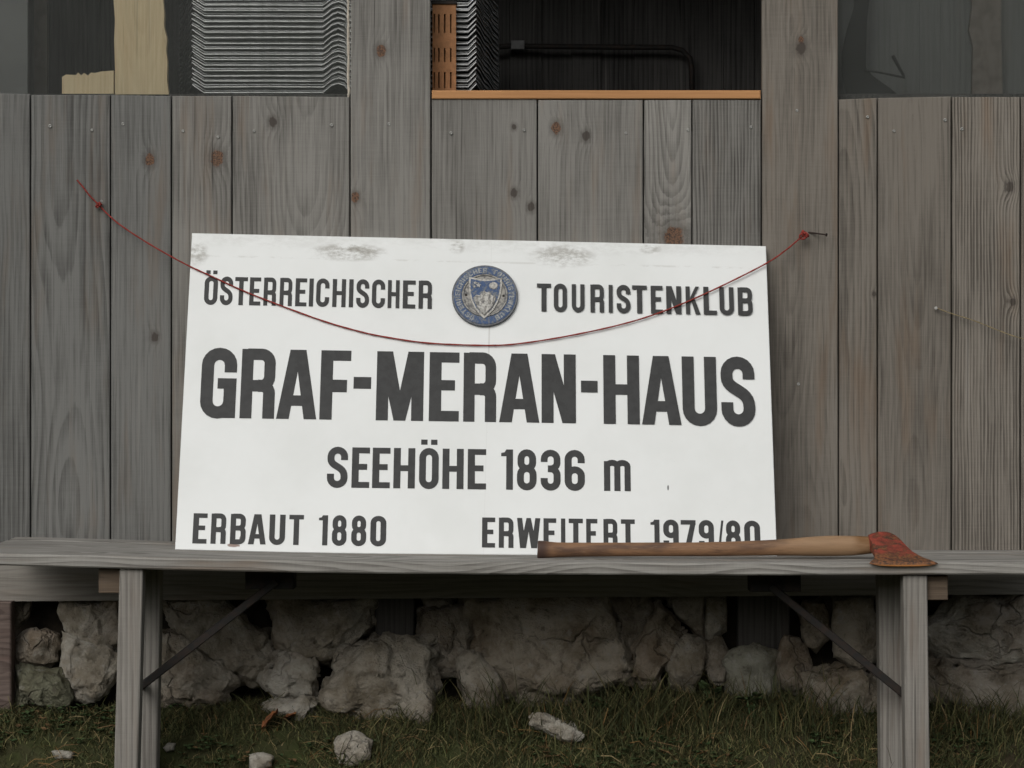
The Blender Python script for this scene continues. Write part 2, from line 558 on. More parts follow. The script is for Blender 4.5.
# nail holes with dark weather streaks are part of the grain; the beam under the boards
m = MB()
za, zb = wz(602), wz(596.5)
def beam_pt(x, y, lo):
    t = (x - wx(-760)) / (wx(1790) - wx(-760))
    z = wz(600.5) + (wz(593.5) - wz(600.5)) * ((x - wx(0)) / (wx(1024) - wx(0)))
    return (x, y, z if lo else z + 0.085)
BX0, BX1, BY0, BY1 = wx(-760), wx(1790), WALL - 0.022, WALL + 0.06
vs = [beam_pt(BX0, BY0, 1), beam_pt(BX1, BY0, 1), beam_pt(BX1, BY0, 0), beam_pt(BX0, BY0, 0), beam_pt(BX0, BY1, 1), beam_pt(BX1, BY1, 1), beam_pt(BX1, BY1, 0), beam_pt(BX0, BY1, 0)]
# boards stop behind the beam, so it is rebated: only the front plank stands proud
vs = [(x, y if y < WALL else WALL - 0.0025, z) for x, y, z in vs]
m.add(vs, [(0, 1, 2, 3), (5, 4, 7, 6), (0, 4, 5, 1), (3, 2, 6, 7), (0, 3, 7, 4), (1, 5, 6, 2)])
m.build('sill_beam', MAT['beam'], hut)

# short posts that carry the wall on the stones
for (a, b, y1, yy, nm) in ((375, 414, 655, WALL + 0.03, 0), (738, 790, 660, WALL + 0.03, 0), (-22, 11, 722, WALL - 0.06, 1)):
    m = MB()
    p, q = P(a, 590, yy), P(b, y1, yy)
    m.box(p.x, q.x, yy, yy + 0.05, q.z - (0.05 if nm else 0), P(a, 602, yy).z if nm else p.z, ch=0.003)
    m.build('foot_post', MAT['redpost' if nm else 'stump'], hut)

# fresh orange sill of the open middle window
m = MB()
pa, pb = P(431, 90.5, WALL), P(761.5, 99, WALL)
m.box(pa.x + .002, pb.x - .002, WALL - 0.004, WALL + 0.075, pb.z, pa.z, ch=0.002)
m.build('window_sill', MAT['freshwood'], hut)

# glass
for a, b in ((-420, 350), (838.5, 1450)):
    m = MB()
    m.box(wx(a) - 0.01, wx(b) + 0.01, WALL + 0.027, WALL + 0.031, wz(104), WTOP + 0.03, ch=0.0003)
    m.build('window_pane', MAT['glass'], hut)
m = MB()
m.tube([P(348.6, y, WALL + 0.02) + Vector((random.uniform(-.0012, .0012), 0, 0)) for y in np.linspace(97, -180, 50)], [0.0022 + random.uniform(0, .0014) for _ in range(50)], 6)
m.build('sealant_strip', MAT['caulk'], hut)

# inside of the hut
BACK = 6.55
HX0, HX1 = wx(-760), wx(1790)
SH = P(0, 99, 5.75).z
m = MB()
x = HX0
while x < HX1:
    w = random.uniform(0.055, 0.085)
    m.box(x, min(x + w, HX1), BACK + random.uniform(0, .008), BACK + 0.03 + random.uniform(0, .004), 0.0, TOPZ, ch=0.0015)
    x += w
m.box(HX0 - .01, HX1 + .01, BACK + .036, BACK + .06, 0.0, TOPZ)
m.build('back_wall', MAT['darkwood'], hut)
for nm, b in (('side_wall', (HX0, HX0 + .025, WALL + .026, BACK - .002, 0.05, TOPZ)), ('side_wall', (HX1 - .025, HX1, WALL + .026, BACK - .002, 0.05, TOPZ)),
              ('floor', (HX0 + .027, HX1 - .027, WALL + .09, BACK - .002, ZBOT, ZBOT + .03)), ('ceiling', (HX0 + .027, HX1 - .027, WALL + .026, BACK - .002, TOPZ - .02, TOPZ)),
              ('shelf', (HX0 + .027, HX1 - .027, WALL + .09, WALL + .62, SH - .03, SH))):
    m = MB()
    m.box(*b)
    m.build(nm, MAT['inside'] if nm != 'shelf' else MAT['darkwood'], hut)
m = MB()
m.box(HX0 + .03, HX1 - .03, WALL + 0.10, WALL + 0.3, 0.0, ZBOT - 0.002)
m.build('foundation', MAT['soil'], hut)
m = MB()
m.prism([(HX0 - .2, WALL - .22, TOPZ + .01), (HX1 + .2, WALL - .22, TOPZ + .01), (HX1 + .2, BACK + .25, TOPZ + .38), (HX0 - .2, BACK + .25, TOPZ + .38)],
        [(HX0 - .2, WALL - .22, TOPZ + .05), (HX1 + .2, WALL - .22, TOPZ + .05), (HX1 + .2, BACK + .25, TOPZ + .42), (HX0 - .2, BACK + .25, TOPZ + .42)])
m.build('roof', MAT['roof'], hut)

# grey boards close behind the right window
m = MB()
xx = 800
while xx < 1500:
    w = random.uniform(20, 45)
    a, b = P(xx, 0, 5.74), P(xx + w, 0, 5.74)
    m.box(a.x, b.x, 5.74 + random.uniform(0, .002), 5.755 + random.uniform(0, .002), SH, WTOP + .2, ch=.0008)
    xx += w
tag(m.build('board_screen', MAT['greyboards'], None), 'grey upright boards standing close behind the right window glass', 'board screen')

# ------------------------------------------------------------------ things behind the windows
# stack of corrugated sheets
prof = [(170, -13, .16), (175, -11, .13), (180, -5, .09), (185, -3, .05), (188, 4, .02), (191.6, 8, 0), (204, 0, 0), (264, 0, 0), (323, 0, 0), (327, 3, 0), (332, 7, 0), (338, 9, 0), (344, 7, 0), (349, 1, 0),
        (354, 0, 0), (400, 0, 0), (458, 0, 0), (468, 0, 0), (476, 8, 0), (480, 4, .02), (484, -2, .05), (488, -4, .09), (493, -10, .13), (498, -13, .16)]
YS = 5.69
def sheet_mesh(y_px, back_):
    m = MB()
    pts = []
    dy0 = random.uniform(-.8, .8)
    for (x, up, yy) in prof:
        pts.append(P(x + random.uniform(-.5, .5), y_px - up * 1.0 + random.uniform(-.25, .25) + dy0 * (x - 330) / 330, YS) + Vector((0, yy, 0)))
    th = 0.0024
    n = len(pts)
    jy = back_ + random.uniform(0, .006)
    vs = []
    for p in pts: vs += [p + Vector((0, jy, 0)), p + Vector((0, jy, th)), Vector((p.x, 6.25, p.z)), Vector((p.x, 6.25, p.z + th))]
    fs = []
    for i in range(n - 1):
        a, b = i * 4, i * 4 + 4
        fs += [(a, b, b + 1, a + 1), (a + 1, b + 1, b + 3, a + 3), (a, a + 2, b + 2, b), (a + 2, a + 3, b + 3, b + 2)]
    fs += [(0, 1, 3, 2), (n * 4 - 4, n * 4 - 2, n * 4 - 1, n * 4 - 3)]
    m.add(vs, fs)
    return m
for k in range(41):
    y = 92.5 - k * 2.725
    c = P(330, y, 5.97)
    o = sheet_mesh(y, 0 if k % 2 == 0 else random.uniform(.010, .022)).build('corrugated_sheet', MAT['metal'], None, False, c)
    tag(o, 'thin grey corrugated metal sheet in the stack behind the window', 'metal sheet', 'corrugated metal sheets stacked behind the windows')
m = MB()
for px in (215, 300, 390, 450):
    a, b = P(px, 100, 5.72), P(px + 14, 95, 5.72)
    m.box(a.x, b.x, 5.73, 6.2, SH, P(0, 94, YS).z - .028)

# pale boards
def flat(name, pts, Y, th, mat, label, cat, tilt=0.0):
    m = MB()
    zmin = max(p[1] for p in pts)
    fr = [P(x, y, Y) + Vector((0, (zmin - y) * tilt, 0)) for x, y in pts]
    bk = [p + Vector((0, th, 0)) for p in fr]
    m.prism(fr, bk)
    c = sum(fr, Vector()) / len(fr)
    c.z = min(p.z for p in fr)
    return tag(m.build(name, mat, None, False, c), label, cat)
flat('pale_board', [(115, 108), (115, 70), (114.2, 40), (115, 20), (113.5, 0), (112, -60), (160, -60), (163, 0), (164.5, 14), (164, 26), (167, 38), (166, 50), (167.5, 62), (167, 80), (168.5, 92), (169, 108)], 5.645, .022, MAT['cream'],
     'tall pale cream board with a torn edge behind the left window glass', 'board')
flat('board_offcut', [(62, 108), (62, 77), (66, 74.5), (76, 75), (78, 72.5), (81, 75.5), (84, 73), (88, 75.5), (91, 72.5), (95, 73), (101, 71.5), (108, 71), (113.5, 70.5), (113.5, 108)], 5.648, .02, MAT['cream'],
     'low pale cream board offcut with ragged top beside the tall pale board', 'board')
flat('grey_panel', [(-260, 108), (-260, -160), (27.5, -160), (27.5, 108)], 5.63, .008, MAT['greypanel'], 'plain grey panel standing at the far left of the left window', 'panel')
flat('wood_batten', [(34, 108), (34, -160), (47, -160), (47, 108)], 5.78, .02, MAT['batten'], 'thin brownish upright batten between grey panel and pale boards', 'batten')
flat('wood_batten', [(972, 108), (973, 46), (969, 30), (972, 8), (975, -160), (1003, -160), (1001, 30), (1003, 108)], 5.715, .018, MAT['batten'], 'brownish upright board seen dimly through the right window', 'board')
flat('cloth_strip', [(845.5, 108), (846, 92), (842, 72), (842, 52), (847, 30), (854, 8), (856, -80), (872, -80), (869.5, 0), (867, 20), (866, 60), (866, 68), (873, 76), (890, 88), (904, 100), (908, 108)], 5.66, .008, MAT['tarp'],
     'dark ragged cloth strip hanging behind the right window glass', 'cloth')
m = MB()
m.tube([P(864, 70, 5.655), P(880, 72.5, 5.655), P(905, 77.8, 5.655), P(903.5, 75.5, 5.652), P(892.5, 55.5, 5.65)], [.0022, .0024, .0028, .0035, .0042], 6)
tag(m.build('bent_twig', MAT['tarp'], None, False, P(864, 70, 5.655)), 'thin dark bent twig sticking out from the ragged cloth strip', 'twig')

# slotted terracotta block in the open window
TB = 5.642
def slotted_block():
    x0, x1, y0, y1 = 432.5, 456, 3.5, 92
    slots = [(433.6, 1.4), (438.2, 1.5), (444, 1.5), (450, 1.5)]
    rows = [(12, 28), (14, 34), (50, 68), (54, 60), (70, 88)]
    m = MB()
    # columns of solid clay between the slots, front face pierced by recesses
    xb = [x0]
    for (s, w) in slots: xb += [s, s + w]
    xb.append(x1)
    yb = [y0]
    R3 = [(14, 33), (48, 62), (72, 88)]
    for a, b in R3: yb += [a, b]
    yb.append(y1)
    d = 0.025
    def q(i, j): return P(xb[i], yb[j], TB)
    for i in range(len(xb) - 1):
        for j in range(len(yb) - 1):
            A, B, C, D = q(i, j), q(i + 1, j), q(i + 1, j + 1), q(i, j + 1)
            if i % 2 == 1 and j % 2 == 1:
                bk = [p + Vector((0, d, 0)) for p in (A, B, C, D)]
                m.add([A, B, C, D] + bk, [(0, 1, 5, 4), (1, 2, 6, 5), (2, 3, 7, 6), (3, 0, 4, 7), (4, 5, 6, 7)])
            else:
                m.add([A, B, C, D], [(0, 1, 2, 3)])
    A, B, C, D = P(x0, y0, TB), P(x1, y0, TB), P(x1, y1, TB), P(x0, y1, TB)
    bk = [p + Vector((0, .028, 0)) for p in (A, B, C, D)]
    m.add([A, B, C, D] + bk, [(0, 1, 5, 4), (1, 2, 6, 5), (2, 3, 7, 6), (3, 0, 4, 7), (4, 5, 6, 7)])
    return m
blk = thing('clay_block', P(444, 92, TB + .014), 'orange brown slotted clay block standing on the sill of the open window', 'clay block')
slotted_block().build('block_body', MAT['terracotta'], blk)
m = MB()
a, b = P(431.5, 4.6, TB), P(457, 2.6, TB)
m.box(a.x, b.x, TB - .004, TB + .034, a.z + .001, b.z + .003, ch=.0006)
m.build('cap_plate', MAT['darkiron'], blk)

# pipe on the back wall
pipe = thing('wall_pipe', P(600, 46, BACK - .04), 'thin dark pipe running across the black boards inside the hut', 'pipe')
m = MB()
yp = BACK - 0.045
m.tube([P(470, 52, yp + .03), P(488, 50, yp), P(496, 47, yp), P(510, 46, yp), P(600, 47, yp), P(672, 47.5, yp), P(682, 50, yp), P(690, 58, yp), P(692, 70, yp), P(692, 100, yp)], .0068, 10)
m.build('pipe_run', MAT['darkiron'], pipe, True)
m = MB()
a, b = P(511, 50, yp), P(524.5, 41, yp)
m.box(a.x, b.x, yp - .014, yp + .044, a.z, b.z)
m.build('pipe_clip', plain('dull_zinc', (0.2, 0.2, 0.2), 0.6, 0.2), pipe)

# ------------------------------------------------------------------ bench
BF, BB = 5.09, 5.50                     # front and back edge
FX = [-3, 0, 130, 150, 280, 365, 515, 745, 960, 1040]           # the front edge sags a little: pixels along it
FY = [552.9, 553, 556.2, 557, 559.8, 561.0, 562.0, 562.8, 562.2, 562]
_bx = [(q - 512) / F * BF for q in FX]
_bz = [CZ - (q - 384) / F * BF for q in FY]
def bench_z(x, y=BF):
    z = float(np.interp(x, _bx, _bz))
    twist = float(np.interp(x, [_bx[0], _bx[-1]], [.006, -.004]))
    return z + twist * (y - BF) / (BB - BF)
BXL, BXR = P(-26, 0, BF).x, P(1085, 0, BF).x
bench = thing('wooden_bench', (0, 5.34, 0.05), 'long grey weathered wooden bench carrying the white sign and the axe', 'bench')
TH = 0.0245
def slab(x0, x1, y0, y1, dz0, dz1, ch=0.003):
    """long board that follows the sag and twist of the bench"""
    m = MB()
    N = 48
    secs = [(y0, dz0 + ch), (y0 + ch, dz0), (y1 - ch, dz0), (y1, dz0 + ch), (y1, dz1 - ch), (y1 - ch, dz1), (y0 + ch * 1.6, dz1), (y0 + ch * .5, dz1 - ch * .4), (y0, dz1 - ch * 1.5)]
    k = len(secs)
    vs, fs = [], []
    for i in range(N + 1):
        x = x0 + (x1 - x0) * i / N
        vs += [(x, yy, bench_z(x, yy) + dz) for yy, dz in secs]
    for i in range(N):
        for j in range(k):
            j2 = (j + 1) % k
            fs.append((i * k + j, i * k + j2, i * k + k + j2, i * k + k + j))
    fs += [tuple(range(k)), tuple(N * k + j for j in range(k - 1, -1, -1))]
    m.add(vs, fs)
    return m
slab(BXL, BXR, BF, BB - .078, -TH, 0).build('seat', MAT['bench'], bench)
slab(BXL + .004, BXR - .006, BB - .073, BB, -TH, .001).build('back_slat', MAT['bench'], bench)

# legs: front pair and rear pair (top px, bottom px of the centre line)
def leg(px_t, px_b, Y, w, zt_px=None):
    top = P(px_t, 0, Y)
    zt = bench_z(top.x, Y) - TH - 0.001
    xb = (px_b - 512) / F * Y
    gz = ground_z(xb, Y) - 0.02
    t = (zt - gz) / (zt - P(0, 768, Y).z)
    m = MB()
    m.beam((top.x + (xb - top.x) * t, Y, gz), (top.x, Y, zt), w, 0.046)
    return m.build('leg', MAT['leg'], bench)
leg(133, 127.5, BF + .035, .046)
leg(913.5, 916, BF + .035, .047)
leg(152.5, 148.5, 5.32, .040)
leg(889, 891.5, 5.32, .050)
# cross cleats under the seat, outside of the legs
for a, b in ((98.5, 121), (927, 948)):
    x0, x1 = P(a, 0, BF + .03).x, P(b, 0, BF + .03).x
    zt = bench_z(x0) - TH - .004
    m = MB()
    m.box(x0, x1, BF + .03, BB - .02, zt - .048, zt)
    m.build('cleat', MAT['cleat'], bench)
# iron plates and diagonal braces
YB = 5.28
for (a, b, y1, e0, e1, gx) in ((247, 295, 588, (277, 581), (139, 688), 148), (749, 799, 590.5, (770, 586), (905, 695), 898)):
    zt = bench_z(P(a, 0, YB).x, YB) - TH - .003
    x0, x1 = P(a, 0, YB).x, P(b, 0, YB).x
    m = MB()
    m.box(x0, x1, YB - .035, YB + .035, P(a, y1, YB).z, zt)
    m.build('brace_bracket', MAT['darkiron'], bench)
    m = MB()
    m.beam(P(*e0, YB - .04), P(*e1, YB - .04), .016, .012, side=(0, 0, 1))
    m.build('brace', MAT['darkiron'], bench)
    m = MB()
    q = P(gx, e1[1], YB)
    lx = P(e1[0], e1[1], YB - .04)
    m.beam((lx.x, BF + .06, lx.z), (lx.x, 5.30, lx.z), .014, .014)
    m.build('leg_tie', MAT['darkiron'], bench)

# ------------------------------------------------------------------ lettering: a condensed grotesque drawn as strokes
def arc(cx, cy, rx, ry, a0, a1, n=10):
    return [(cx + rx * math.cos(R(a0 + (a1 - a0) * k / n)), cy + ry * math.sin(R(a0 + (a1 - a0) * k / n))) for k in range(n + 1)]
def stroke(pts, t):
    P2 = [Vector(p) for p in pts]
    L, Rr = [], []
    closed = (P2[0] - P2[-1]).length < 1e-6
    n = len(P2)
    for i, p in enumerate(P2):
        if closed:
            a = P2[i - 1] if i > 0 else P2[-2]
            b = P2[i + 1] if i < n - 1 else P2[1]
        else:
            a, b = P2[max(i - 1, 0)], P2[min(i + 1, n - 1)]
        d1 = (p - a).normalized() if (p - a).length > 1e-9 else (b - p).normalized()
        d2 = (b - p).normalized() if (b - p).length > 1e-9 else d1
        n1, n2 = Vector((-d1.y, d1.x)), Vector((-d2.y, d2.x))
        nn = (n1 + n2).normalized()
        k = t / 2 / max(nn.dot(n1), .5)
        L.append(p + nn * k)
        Rr.append(p - nn * k)
    return [[Rr[i], Rr[i + 1], L[i + 1], L[i]] for i in range(n - 1)]
def rect(x0, y0, x1, y1): return [[(x0, y0), (x1, y0), (x1, y1), (x0, y1)]]
def dedup(p):
    o = [p[0]]
    for q in p[1:]:
        if abs(q[0] - o[-1][0]) + abs(q[1] - o[-1][1]) > 1e-6: o.append(q)
    return o
def glyph(ch, t=.17):
    w = .5
    h = t / 2
    if ch == ' ': return [], .22
    if ch in 'OÖ0':
        if ch != '0': w = .49
        else: w = .48
        xl, xr, r = h, w - h, (w - t) / 2
        cy1, cy0 = 1.01 - h - r, -.01 + h + r
        p = dedup([(xr, cy0)] + arc(w / 2, cy1, r, r, 0, 180) + arc(w / 2, cy0, r, r, 180, 360))
        q = stroke(p, t)
        if ch == 'Ö': q += rect(.04, 1.09, .04 + t * .95, 1.22) + rect(w - .04 - t * .95, 1.09, w - .04, 1.22)
        return q, w
    if ch in 'CG':
        xl, xr, r = h, w - h, (w - t) / 2
        cy1, cy0 = 1.01 - h - r, -.01 + h + r
        p = dedup([(xr, .655)] + arc(w / 2, cy1, r, r, 0, 180) + arc(w / 2, cy0, r, r, 180, 360) + [(xr, .345 if ch == 'C' else .44)])
        q = stroke(p, t)
        if ch == 'G': q += rect(w * .47, .42, w, .57) + rect(w - t, .0, w, .42)
        return q, w
    if ch == 'S':
        r = (w - t) / 2
        xl, xr = h, w - h
        cy1, cy0 = 1.01 - h - r, -.01 + h + r
        bz = []
        A, B, C, D = (xl, cy1 - .05), (xl, .50), (xr, .54), (xr, cy0 + .04)
        for k in range(13):
            s = k / 12
            bz.append(tuple((1 - s) ** 3 * A[i] + 3 * s * (1 - s) ** 2 * B[i] + 3 * s * s * (1 - s) * C[i] + s ** 3 * D[i] for i in (0, 1)))
        p = dedup([(xr, .68)] + arc(w / 2, cy1, r, r, 0, 180) + bz + arc(w / 2, cy0, r, r, 0, -180) + [(xl, .34)])
        return stroke(p, t), w
    if ch == 'U':
        r = (w - t) / 2
        cy0 = -.01 + h + r
        return stroke(dedup([(h, 1)] + arc(w / 2, cy0, r, r, 180, 360) + [(w - h, 1)]), t), w
    hb = t * .86
    if ch in 'RBP':
        w = .51
        r1 = .13
        xr = w - h
        q = rect(0, 0, t, 1)
        if ch == 'R':
            ym = .47
            q += stroke(dedup([(t * .5, 1 - hb / 2)] + arc(xr - r1, 1 - hb / 2 - r1, r1, r1, 90, 0, 6) + arc(xr - r1, ym + r1, r1, r1, 0, -90, 6) + [(t * .5, ym)]), t * .95)
            q += stroke(dedup([(w * .5, ym)] + arc(xr - .11, ym - .11, .11, .11, 90, 0, 6) + [(xr, .1), (xr, 0)]), t)
            return q, w + .01
        ym = .53
        q += stroke(dedup([(t * .5, 1 - hb / 2)] + arc(xr - .01 - r1, 1 - hb / 2 - r1, r1, r1, 90, 0, 6) + arc(xr - .01 - r1, ym + r1, r1, r1, 0, -90, 6) + [(t * .5, ym)]), t * .95)
        q += stroke(dedup([(t * .5, ym)] + arc(xr - r1, ym - r1, r1, r1, 90, 0, 6) + arc(xr - r1, hb / 2 + r1, r1, r1, 0, -90, 6) + [(t * .5, hb / 2)]), t * .95)
        return q, w
    if ch == 'E': return rect(0, 0, t, 1) + rect(0, 0, .43, hb) + rect(0, 1 - hb, .43, 1) + rect(0, .5 - hb / 2 + .02, .37, .5 + hb / 2 + .02), .43
    if ch == 'F': return rect(0, 0, t, 1) + rect(0, 1 - hb, .43, 1) + rect(0, .47 - hb / 2, .38, .47 + hb / 2 + .03), .42
    if ch == 'H': return rect(0, 0, t, 1) + rect(.52 - t, 0, .52, 1) + rect(0, .5 - hb / 2, .52, .5 + hb / 2), .52
    if ch == 'I': return rect(0, 0, t, 1), t
    if ch == 'L': return rect(0, 0, t, 1) + rect(0, 0, .42, hb), .41
    if ch == 'T': return rect(.0, 1 - hb, .47, 1) + rect(.235 - h, 0, .235 + h, 1), .47
    if ch == 'K': return rect(0, 0, t, 1) + [[(t * .8, .30), (t * 1.0 + .02, .62), (.54 - t * 1.05 + .02, 1), (.53, 1)][::1]] + [[(t * 1.0 + .06, .46), (.56 - t * 1.1, 0), (.57, 0), (t * 1.75 + .03, .63)]], .56
    if ch == 'N': return rect(0, 0, t, 1) + rect(.5 - t, 0, .5, 1) + [[(.5 - t * 1.12, 0), (.5 - .02, 0), (t * 1.12, 1), (.02, 1)]], .5
    if ch == 'M':
        w = .685
        return rect(0, 0, t, 1) + rect(w - t, 0, w, 1) + [[(w / 2 - .085, 0), (w / 2 + .085, 0), (t * 1.32, 1), (.02, 1)], [(w / 2 - .085, 0), (w / 2 + .085, 0), (w - .02, 1), (w - t * 1.32, 1)]], w
    if ch == 'A':
        w = .575
        return [[(0, 0), (t * 1.03, 0), (w / 2 + .05, 1), (w / 2 - .115, 1)], [(w - t * 1.03, 0), (w, 0), (w / 2 + .115, 1), (w / 2 - .05, 1)]] + rect(.13, .19, w - .13, .19 + hb), w
    if ch == 'W':
        w = .80
        return [[(.11, 0), (.11 + t * 1.15, 0), (t, 1), (0, 1)], [(.11, 0), (.11 + t * 1.15, 0), (w / 2 + .075, 1), (w / 2 - .075, 1)],
                [(w - .11 - t * 1.15, 0), (w - .11, 0), (w / 2 + .075, 1), (w / 2 - .075, 1)], [(w - .11 - t * 1.15, 0), (w - .11, 0), (w, 1), (w - t, 1)]], w
    if ch == '-': return rect(0, .45, .25, .62), .25
    if ch == '/': return [[(0, 0), (t * .75, 0), (.36, 1), (.36 - t * .75, 1)]], .36
    if ch == '1': return rect(.13, 0, .13 + t, 1) + [[(0, .83), (.13, .83), (.2, 1), (.13, 1), (.09, .93), (0, .91)]], .13 + t
    if ch == '7': return rect(0, 1 - hb, .47, 1) + [[(.1, 0), (.1 + t * 1.03, 0), (.47, .9), (.47, 1 - hb), (.47 - t * 1.02, 1 - hb)]], .47
    w = .48
    r = (w - t) / 2
    xl, xr = h, w - h
    cy1, cy0 = 1.01 - h - r, -.01 + h + r
    if ch in '69':
        q = stroke(dedup([(xr, .68)] + arc(w / 2, cy1, r, r, 0, 180) + arc(w / 2, cy0, r, r, 180, 360) + arc(w / 2, .60 - h - r, r, r, 0, 90, 6) + arc(w / 2, .60 - h - r, r, r, 90, 180, 6)), t)
        if ch == '9': q = [[(w - x, 1 - y) for x, y in f] for f in q]
        return q, w
    if ch == '8':
        q = stroke(dedup([(xr - .012, .72)] + arc(w / 2, cy1, r - .012, r, 0, 180) + arc(w / 2, .535 + r * .9, r - .012, r * .9, 180, 360) + [(xr - .012, .72)]), t)
        q += stroke(dedup([(xr, .28)] + arc(w / 2, .53 - r, r, r, 0, 180) + arc(w / 2, cy0, r, r, 180, 360) + [(xr, .28)]), t)
        return q, w
    if ch == '3':
        q = stroke(dedup([(xl, .70)] + arc(w / 2, cy1, r, r, 180, 0) + arc(w / 2 + .0, .535 + r * .9, r, r * .9, 0, -90, 6) + [(w * .36, .535)]), t * .96)
        q += stroke(dedup([(w * .36, .53)] + arc(w / 2, .53 - r, r, r, 90, 0, 6) + arc(w / 2, cy0, r, r, 0, -180) + [(xl, .30)]), t)
        return q, w
    if ch == 'm':
        x = .74
        q = rect(0, 0, t * .9, x)
        for k in (0, 1):
            x0 = k * .25 + t * .45
            q += stroke(dedup([(x0, x - .17)] + arc(x0 + .125, x - .13, .125, .09, 180, 0, 8) + [(x0 + .25, 0)]), t * .88)
        return q, .5 + t * .9
    raise ValueError(ch)


def union(polys):
    vs, fs = [], []
    for p in polys:
        a = sum(p[i - 1][0] * p[i][1] - p[i][0] * p[i - 1][1] for i in range(len(p)))
        p = list(p) if a > 0 else list(p)[::-1]
        fs.append(list(range(len(vs), len(vs) + len(p))))
        vs += [Vector((q[0], q[1])) for q in p]
    if not vs: return [], []
    ov, oe, of, _, _, oo = delaunay_2d_cdt(vs, [], fs, 0, 1e-5, True)
    return [tuple(v) for v in ov], [tuple(f) for f, o in zip(of, oo) if len(o)]


GL = {}
def text_layout(s, t=.17, gap=.075, xs=None):
    """list of (verts, faces) in em units and total width; xs = optional exact start/end of each letter"""
    out, x = [], 0.0
    for i, ch in enumerate(s):
        q, w = glyph(ch, t)
        if (ch, t) not in GL: GL[(ch, t)] = union(q)
        v, f = GL[(ch, t)]
        if xs is not None:
            a, b = xs[i]
            out.append(([(a + vx * (b - a) / w, vy) for vx, vy in v], f))
        elif v:
            out.append(([(vx + x, vy) for vx, vy in v], f))
        x += w + (gap if ch != ' ' else 0.02)
    return out, x - gap


# ------------------------------------------------------------------ sign
SY = 5.538                     # the top edge rests on the board wall, the foot stands on the bench
SB = 5.29
def foot(px):
    x = (px - 512) / F * SB
    return Vector((x, SB, bench_z(x, SB) + .0005))
S = dict(bl=foot(175), br=foot(777), tl=P(192, 233, SY), tr=P(766, 246, SY))
SN = (S['br'] - S['bl']).cross(S['tl'] - S['bl']).normalized()         # points towards the viewer
if SN.y > 0: SN = -SN
def on_sign(x, y, off=0.0):
    o = Vector((0, 0, CZ))
    r = Vector(((x - 512) / F, 1, (384 - y) / F))
    return o + r * ((S['bl'] + SN * off - o).dot(SN) / r.dot(SN))
def sign_mat():
    t = NT('white_sign_paint')
    nd = t.attr('uvw')
    u, v, _ = t.sep(nd)                       # u 0..1.226 from the left, v = metres from the top edge
    o = t.obj()
    n = t.noise(o, 5.0, 5.0, 0.6)
    c = t.mix(t.smooth(n, .35, .7), (0.79, 0.81, 0.80), (0.74, 0.76, 0.745))
    sm = t.noise(t.xyz(t.mul(u, 18.0), t.mul(v, 42.0), 1.7), 1.0, 5.0, 0.7)
    sm2 = t.noise(t.xyz(t.mul(u, 70.0), t.mul(v, 120.0), 4.7), 1.0, 4.0, 0.7)
    grime = None
    for (cu, cv, ru, rv, k) in ((.335, .036, .085, .022, 1.0), (.79, .033, .075, .03, .8), (.015, .048, .025, .03, .75), (.565, .016, .02, .02, .8), (.975, .012, .03, .014, .7), (.80, .0, .5, .035, .22), (.2, .0, .3, .035, .2)):
        du, dv = t.math('DIVIDE', t.sub(u, cu), ru), t.math('DIVIDE', t.sub(v, cv), rv)
        d = t.add(t.mul(du, du), t.mul(dv, dv))
        g = t.mul(t.smooth(d, 1.3, 0.0), k)
        grime = g if grime is None else t.math('MAXIMUM', grime, g)
    grime = t.mul(grime, t.smooth(t.add(t.mul(sm, .6), t.mul(sm2, .4)), .40, .62))
    c = t.mix(t.mul(grime, .9), c, (0.25, 0.235, 0.20))
    # thin line of dirt where a strip along the top was once covered
    edge = t.mul(t.smooth(t.math('ABSOLUTE', t.sub(v, t.add(.052, t.mul(t.sub(sm, .5), .004)))), .0035, .0005), t.smooth(sm, .46, .62))
    c = t.mix(t.mul(edge, .3), c, (0.40, 0.39, 0.35))
    # drip below the emblem
    drip = t.mul(t.smooth(t.math('ABSOLUTE', t.sub(u, .6385)), .0025, .0008), t.mul(t.smooth(v, .15, .20), t.smooth(v, .34, .22)))
    c = t.mix(t.mul(drip, .32), c, (0.35, 0.33, 0.30))
    seam = t.smooth(t.math('ABSOLUTE', t.sub(u, .6385)), .0012, .0004)
    c = t.mix(t.mul(seam, .10), c, (0.4, 0.4, 0.38))
    # specks and the rusty chip at the lower edge
    vor = t.n('ShaderNodeTexVoronoi')
    t.put(vor.inputs['Vector'], t.xyz(t.mul(u, 16.0), t.mul(v, 16.0), 0.0))
    sp = t.mul(t.smooth(vor.outputs['Distance'], .055, .03), t.math('GREATER_THAN', n, .52))
    c = t.mix(t.mul(sp, .3), c, (0.3, 0.29, 0.26))
    for (cu, cv, ru, rv, colr) in ((.144, .680, .004, .010, (0.06, 0.045, 0.04)), (.130, .692, .014, .0045, (0.20, 0.11, 0.075)), (1.014, .549, .0022, .007, (0.06, 0.06, 0.06))):
        du, dv = t.math('DIVIDE', t.sub(u, cu), ru), t.math('DIVIDE', t.sub(v, cv), rv)
        d = t.add(t.add(t.mul(du, du), t.mul(dv, dv)), t.mul(t.sub(sm2, .5), 1.6))
        c = t.mix(t.mul(t.smooth(d, 1.0, .5), .85), c, colr)
    t.bsdf(c, .5, 0, t.bump(t.noise(o, 30.0, 3.0), .05, .002), .3)
    return t.m
sign = thing('hut_sign', (S['bl'] + S['br']) / 2, 'big white painted sign with black lettering leaning on the board wall', 'sign')
back = -SN * 0.011
m = MB()
NU = 24
def on_plane(p):                # slide straight up or down onto the plane of the sign's face
    return Vector((p.x, p.y + (S['bl'] - p).dot(SN) / SN.y, p.z))
